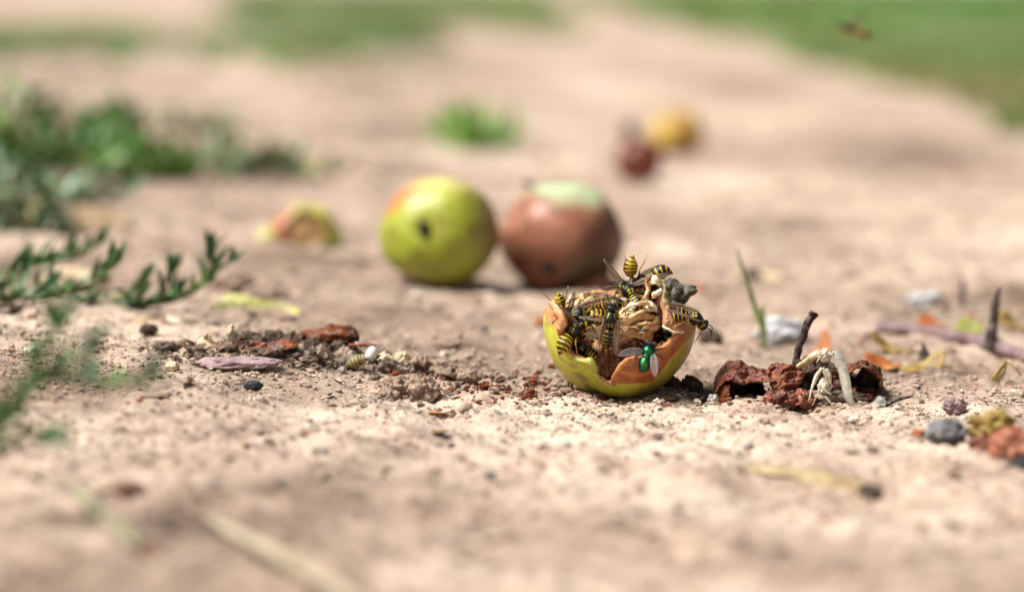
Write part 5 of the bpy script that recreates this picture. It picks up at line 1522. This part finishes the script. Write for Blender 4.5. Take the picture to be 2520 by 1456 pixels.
lobe([[(280, 1180, -.9), (400, 1190, -.4), (540, 1200, .2), (700, 1200, -.2)], [(280, 1060, -.9), (400, 1060, -.1), (540, 1060, .5), (740, 1060, .1)], [(290, 960, -.9), (400, 940, -.4), (540, 950, .3), (720, 960, .0)]], M_CLOD, 24, 18, amp=.16, freq=3.4, seed=73, name='inner_crust')
# middle lobe: two overlapping leathery sheets
lobe([[(880, 1070, -1.5), (980, 1090, -1.7), (1080, 1050, -1.7), (1160, 990, -1.4)],
      [(820, 960, -1.4), (930, 960, -1.6), (1060, 930, -1.6), (1178, 900, -1.4)],
      [(900, 900, -1.3), (990, 870, -1.4), (1080, 850, -1.3), (1185, 840, -1.1)]], M_RUST, 34, 24, amp=.12, freq=2.4, seed=74)
lobe([[(752, 900, -1.0), (860, 915, -1.3), (1000, 880, -1.3), (1150, 900, -1.2)],
      [(748, 840, -.9), (860, 800, -1.0), (990, 780, -1.0), (1165, 840, -.9)],
      [(765, 815, .0), (860, 748, -.2), (960, 735, -.2), (1150, 800, -.1)]], M_RUST, 34, 24, amp=.12, freq=2.4, seed=78)
# front low lobes
lobe([[(700, 1200, -2.2), (800, 1210, -2.4), (930, 1200, -2.4), (1050, 1230, -2.4), (1200, 1270, -2.4), (1340, 1230, -2.1)],
      [(730, 1120, -1.9), (820, 1110, -2.2), (940, 1120, -2.2), (1060, 1130, -2.2), (1200, 1170, -2.2), (1350, 1150, -1.9)],
      [(770, 1040, -1.4), (850, 1060, -1.6), (950, 1080, -1.6), (1070, 1060, -1.6), (1180, 1060, -1.6), (1340, 1080, -1.4)]], M_RUST, 44, 20, amp=.14, freq=3.2, seed=75)
# right lobe with a cave
lobe([[(1540, 860, .4), (1640, 850, -.4), (1760, 830, -.8), (1880, 800, -1.0), (2000, 850, -1.0), (2090, 960, -.6), (2100, 1120, -.4)],
      [(1530, 830, .9), (1640, 800, .4), (1760, 770, .2), (1890, 740, .0), (2010, 800, -.1), (2110, 900, .2), (2115, 1100, .4)],
      [(1560, 830, 1.6), (1650, 800, 1.4), (1760, 765, 1.3), (1900, 745, 1.2), (2010, 800, 1.2), (2100, 900, 1.2), (2100, 1100, 1.4)]], M_AMBER, 44, 18, amp=.06, freq=2.6, seed=76)
lobe([[(1500, 1080, -.4), (1640, 1130, -.9), (1800, 1160, -1.1), (1960, 1180, -.9), (2090, 1140, -.5)],
      [(1530, 950, .4), (1640, 980, .2), (1800, 1000, .3), (1950, 1000, .3), (2090, 1000, .3)],
      [(1540, 850, 1.2), (1640, 850, 1.4), (1800, 860, 1.6), (1960, 860, 1.4), (2090, 920, 1.2)]], M_RUST, 34, 22, amp=.14, freq=3, seed=77, name='inner_crust')
lump('soil_crust', Hp(1980, 930, .2) - hb, (.32, .25, .42), M_CLOD, 7, .5, 2.2, 3, parent=husk)
lump('soil_crust', Hp(1290, 930, -.4) - hb, (.55, .5, .62), M_CLOD, 8, .5, 2, 4, parent=husk)
lump('soil_crust', Hp(1480, 1180, -1.6) - hb, (.75, .4, .3), M_CLODL, 9, .5, 2, 4, parent=husk)
lump('soil_crust', Hp(900, 1180, -2.0) - hb, (.5, .35, .2), M_CLODL, 10, .5, 2, 4, parent=husk)
lump('soil_crust', Hp(1650, 1200, -1.0) - hb, (.6, .5, .3), M_CLOD, 11, .5, 2, 4, parent=husk)
lump('soil_crust', Hp(350, 1060, .3) - hb, (.4, .4, .4), M_CLOD, 12, .5, 2, 4, parent=husk)
tube('stalk', [Hp(x, y, .2) - hb for x, y in [(1090, 800), (1105, 700), (1130, 600), (1165, 480), (1205, 360), (1245, 270), (1290, 190), (1320, 130)]], [.10, .105, .10, .10, .11, .115, .125, .14, .13], M_DARKTWIG, husk, n=12, sub=5, rough=.55, rs=3)

# dead grass culm over the husk
cb = Hp(1440, 1180, -2.0)
culm = empty('dead_grass_stalk', cb, 'bleached broken grass stalk with shredded node bent over the red husk', 'dry grass')
tube('stem', [Hp(x, y, d) - cb for x, y, d in [(1140, 775, -1.0), (1230, 710, -1.6), (1310, 650, -2.0), (1380, 610, -2.1)]], [.085, .095, .10, .10], M_STRAW, culm, n=10, rough=.3)
lump('node', Hp(1450, 640, -2.2) - cb, (.17, .16, .18), M_STRAWW, 3, .45, 2.5, 3, parent=culm)
lump('node', Hp(1440, 760, -2.0) - cb, (.10, .1, .2), M_DARKTWIG, 5, .4, 2.5, 3, parent=culm)
lump('node', Hp(1440, 1010, -2.0) - cb, (.15, .14, .22), M_STRAWW, 4, .4, 2.5, 3, parent=culm)
for i, pts in enumerate([
        [(1420, 790), (1450, 850), (1470, 920), (1450, 960)], [(1420, 790), (1350, 880), (1320, 960), (1290, 1040), (1255, 1190)], [(1460, 800), (1500, 880), (1510, 960), (1550, 1020)], [(1400, 1000), (1370, 1080), (1310, 1200)], [(1430, 1030), (1480, 1080), (1530, 1110)],
        [(1370, 640), (1400, 590), (1360, 565)], [(1440, 610), (1470, 580), (1500, 570)], [(1480, 620), (1540, 640), (1560, 700)], [(1400, 640), (1370, 690), (1345, 730)], [(1450, 1120), (1540, 1230), (1650, 1350)], [(1520, 640), (1545, 600), (1580, 590)]]):
    rr = [.05, .065, .04, .012] if i in (0, 1, 2) else [.022, .028, .018, .007]
    tube('fibre', [Hp(x, y, -2.4) - cb for x, y in pts], rr, M_STRAWW, culm, n=7, rough=.3)
def blade(rowc, w, mat, parent, seed, twist=0.6):
    P = catmull([p for p in rowc], 6)
    k = len(P)
    def fn(u, v):
        i = int(round(v * (k - 1)))
        t = (P[min(i + 1, k - 1)] - P[max(i - 1, 0)]).normalized()
        side = (Quaternion(t, twist * v) @ t.cross(Vector((0, -1, 0)))).normalized()
        ww = w * (math.sin(math.pi * min(1, .12 + .80 * v)) ** .7)
        return P[i] + side * (u - .5) * ww + Vector((0, -1, 0)) * .16 * w * math.cos((u - .5) * 5) + Vector((0, 0, .012 * math.sin(u * 30)))
    V, F = patch_g(11, k, fn)
    return solid(mk('leaf', V, F, mat, parent), .02)
blade([Hp(x, y, d) - cb for x, y, d in [(1575, 590, -2.4), (1620, 690, -2.5), (1665, 820, -2.6), (1700, 980, -2.7), (1730, 1130, -2.8), (1790, 1250, -2.8), (1865, 1340, -2.7)]], .30, M_GREYLEAF, culm, 1, 1.1)
crumpled('dry_leaf', 'dark curled dry leaf at the right foot of the red husk', [
    [Hp(1870, 1345, -2.6), Hp(1980, 1290, -3.0), Hp(2080, 1240, -2.9), Hp(2180, 1240, -2.6)], [Hp(1900, 1320, -2.2), Hp(1990, 1230, -2.4), Hp(2080, 1160, -2.4), Hp(2170, 1190, -2.2)], [Hp(1960, 1270, -1.6), Hp(2030, 1190, -1.8), Hp(2090, 1130, -1.8), Hp(2160, 1140, -1.8)]], M_GREYLEAF, 'leaf', 22, 14, amp=.06, seed=81, t=.025)
strand('thin dark stem lying right of the red husk', [Hp(2170, 1240, -2.2), Hp(2260, 1180, -1.6), Hp(2350, 1150, -1.2), Hp(2480, 1120, -1.0)], [.05, .05, .04, .03], M_DARKTWIG, 'twig', 'twig')
strand('straw bit on the ground between the red husk and the grey pebble', [A(2200, 972, .8), A(2250, 968, .9), A(2300, 975, .8)], [.05, .06, .03], M_STRAW)
strand('pale straw lying at the right edge behind the grey pebble', [A(2380, 935 + 42, 1.0), A(2450, 968, 1.4), A(2520, 960, 1.6)], [.05, .06, .05], M_STRAWW)

# ------------------------------------------------------------------ things behind, right
def Tp(x, y, dep): return A((2400 + x * .4651) * .70549, (850 + y * .4651) * .70549, dep)
tb = Tp(2270, 775, 12)
tw = empty('thorny_twig', Vector((tb.x, tb.y, gz(tb.x, tb.y))), 'purple grey twig on the ground with one tall dark thorn', 'twig')
tl = tw.location.copy()
def Tg(x, y, lift=0.0): return on((2400 + x * .4651) * .70549, (850 + y * .4651) * .70549 + 10, lift)
tube('stem', [Tg(x, y, .22) - tl for x, y in [(1440, 640), (1520, 650), (1700, 668), (1900, 695), (2100, 730), (2280, 775), (2420, 825), (2560, 880)]], [.30, .22, .20, .19, .20, .24, .21, .20], M_TWIG, tw, n=10, rough=.25, sub=5)
tube('thorn', [Tp(x, y, 11.6) - tl for x, y in [(2268, 790), (2272, 700), (2290, 600), (2300, 500), (2315, 400), (2338, 318)]], [.32, .20, .16, .15, .12, .05], M_DARKTWIG, tw, n=10, rough=.2)
gb = Tp(578, 790, 12.5)
gbl = empty('grass_shoot', Vector((gb.x, gb.y, gz(gb.x, gb.y))), 'single thin green grass blade standing alone right of the eaten apple', 'grass')
M_BLADE = M('green_blade', [(0.14, 0.16, 0.05), (0.22, 0.28, 0.08), (0.36, 0.38, 0.18)], scale=.8, rough=.45, bump=.1)
bl = gbl.location.copy()
blade([Tp(x, y, 12.5) - bl for x, y in [(580, 790), (572, 680), (530, 560), (490, 440), (450, 310), (400, 160), (362, 40)]], .18, M_BLADE, gbl, 3, .8)
blade([Tp(x, y, 12.5) - bl for x, y in [(575, 700), (560, 620), (552, 540), (560, 465)]], .22, M_BLADE, gbl, 4, .4)
def scrap(label, pts, mat, dep, seed, name='dry_leaf', cat='leaf', t=.035, amp=.12):
    x0, y0, x1, y1 = pts
    base = Tg((x0 + x1) / 2, y1 - 8)
    k = (DIST + base.y) / FPX
    hw = (x1 - x0) * .4651 * .70549 * k / 2
    hh = (y1 - y0) * .4651 * .70549 * k
    rs = random.Random(seed)
    ph, tilt = rs.uniform(0, 6.28), rs.uniform(-.35, .35)
    off = Vector((seed * 1.7, seed * .9, 0))
    def fn(u, v):
        a = u * 2 * math.pi
        rr = v * (1 + .34 * mnoise.noise(Vector((math.cos(a) * 1.6, math.sin(a) * 1.6, 0)) + off) + .12 * mnoise.noise(Vector((math.cos(a) * 6, math.sin(a) * 6, 0)) + off))
        px, py = math.cos(a) * rr, math.sin(a) * rr
        x, y = px * hw, py * max(hw * .55, .3)
        fold = .5 + .5 * py + .35 * math.sin(px * 2.3 + ph)
        z = hh * (.10 + .85 * max(0, fold) ** 1.4 * (.55 + .45 * px * math.cos(ph)) * rr) + tilt * x * .5
        z += .16 * hh * mnoise.noise(Vector((x * 2.2, y * 2.2, 0)) + off) + .07 * hh * mnoise.noise(Vector((x * 7, y * 7, 0)) + off)
        return Vector((x, y, max(-.05, z)))
    V, F = patch_g(37, 12, fn)
    o = solid(mk(name, V, F, mat), t)
    o.location = base
    return tag(o, label, cat)
scrap('orange and yellow dry leaf standing behind the dead grass stalk', (900, 650, 1080, 840), M_ORANGE, 9, 91)
scrap('bright orange dry leaf lying in front of the ochre one, left of the thorn', (1310, 800, 1620, 915), M_ORANGE, 8.5, 92)
scrap('ochre dry leaf with a dark fold lying next to the bright orange one', (1600, 790, 1940, 940), M_OCHRE, 8.0, 93)
scrap('ochre and brown curled leaf lying under the start of the purple twig', (1360, 670, 1680, 790), M_OCHRE, 15, 94)
scrap('dark brown curled leaf left of the purple twig', (1180, 650, 1320, 780), M_RUST, 15, 95)
scrap('black folded leaf scrap leaning on the ochre leaf', (1720, 730, 1880, 870), M_CLOD, 8.4, 96)
scrap('lime green fallen leaf behind the purple twig, blurred', (1900, 520, 2200, 680), M_LIME, 27, 97)
scrap('orange-brown fallen leaf left of the lime green one, blurred', (1720, 500, 1920, 600), M_ORANGE, 30, 98)
scrap('brown leaf at the right edge behind the tall thorn, blurred', (2330, 480, 2560, 620), M_OCHRE, 30, 99)
scrap('rusty leaf scrap between lime leaf and thorn, blurred', (2060, 470, 2160, 560), M_RUST, 31, 100)
strand('pale upright stub far behind the thorny twig', [Tp(2050, 520, 23), Tp(2052, 420, 23), Tp(2058, 260, 23)], [.12, .12, .10], M_TWIG, 'stalk_stub', 'stalk')
strand('yellowish stick lying flat far behind the dried husk', [on(1800, 690), on(1850, 680, .1), on(1930, 688)], [.12, .2, .12], M_STRAW)
fb = A(2365 + 70, 925, 1.5)
df = empty('dry_grass_tuft', Vector((fb.x, fb.y, gz(fb.x, fb.y))), 'little tuft of dry broken grass at the right edge below the twig', 'dry grass')
for k, pts in enumerate([[(2438, 940), (2462, 905), (2478, 885)], [(2445, 938), (2470, 910), (2482, 890)], [(2455, 940), (2470, 915), (2475, 880)], [(2478, 886), (2500, 905), (2512, 925)]]):
    tube('blade', [A(u, v, 4.0) - df.location for u, v in pts], [.05, .06, .03], (M_OCHRE, M_STRAW)[k % 2], df, n=6, rough=.4)

# ------------------------------------------------------------------ near, out of focus

crumpled('dry_leaf', 'twisted yellowish dry leaf with a dark end in the near right', [
    [on(1790, 1160), on(1880, 1168, .05), on(1980, 1192, .05), on(2070, 1218, .02), on(2150, 1232)],
    [on(1790, 1156, .06), on(1880, 1164, .12), on(1985, 1186, .20), on(2075, 1212, .26), on(2155, 1228, .25)],
    [on(1800, 1150, .04), on(1885, 1156, .10), on(1990, 1174, .18), on(2085, 1200, .26), on(2150, 1218, .2)]], M_TAN2, 'leaf', 34, 14, amp=.07, freq=1.6, seed=101, t=.05)
stone('dark knob at the end of the twisted dry leaf', 2140, 1232, (.30, .3, .22), M_CLOD, 102, 'dark_lump', cat='clod')
stone('ochre crumpled leaf ball next to the grey stone, near right', 2440, 1085, (.50, .4, .42), M_OCHRE, 103, 'leaf_ball', amp=.6, cat='leaf', freq=2.2, octs=4)
M_STRAWN = M('faded_straw', [(0.28, 0.22, 0.14), (0.42, 0.345, 0.24), (0.50, 0.43, 0.31)], scale=1.5, rough=.6, bump=.3)
M_OLIVE = M('faded_green_stalk', [(0.20, 0.19, 0.11), (0.33, 0.30, 0.19)], scale=1.5, rough=.6, bump=.3)
ss = empty('straw_stalk', on(520, 1310), 'thick pale straw stalk running out of the bottom of the view, very blurred', 'straw')
tube('stem', [p - ss.location for p in [on(505, 1300, .3), on(570, 1345, .32), on(660, 1390, .30), on(770, 1450, .28), on(900, 1530, .3)]], [.05, .12, .14, .14, .14], M_STRAWN, ss, n=10)
strand('faded green stalk lying in the near left, very blurred', [on(195, 1238, .2), on(240, 1282, .2), on(300, 1330, .2), on(340, 1370, .2)], [.18, .20, .18, .12], M_OLIVE, 'green_stalk', 'stalk')
stone('reddish brown clod in the near left, very blurred', 318, 1222, (.36, .3, .20), M_CLODR, 104, 'soil_clod', cat='clod')
stone('wide brown clod beneath the pale straw stalk', 500, 1392, (.60, .4, .16), M_CLODL, 105, 'soil_clod', cat='clod', sink=.5)
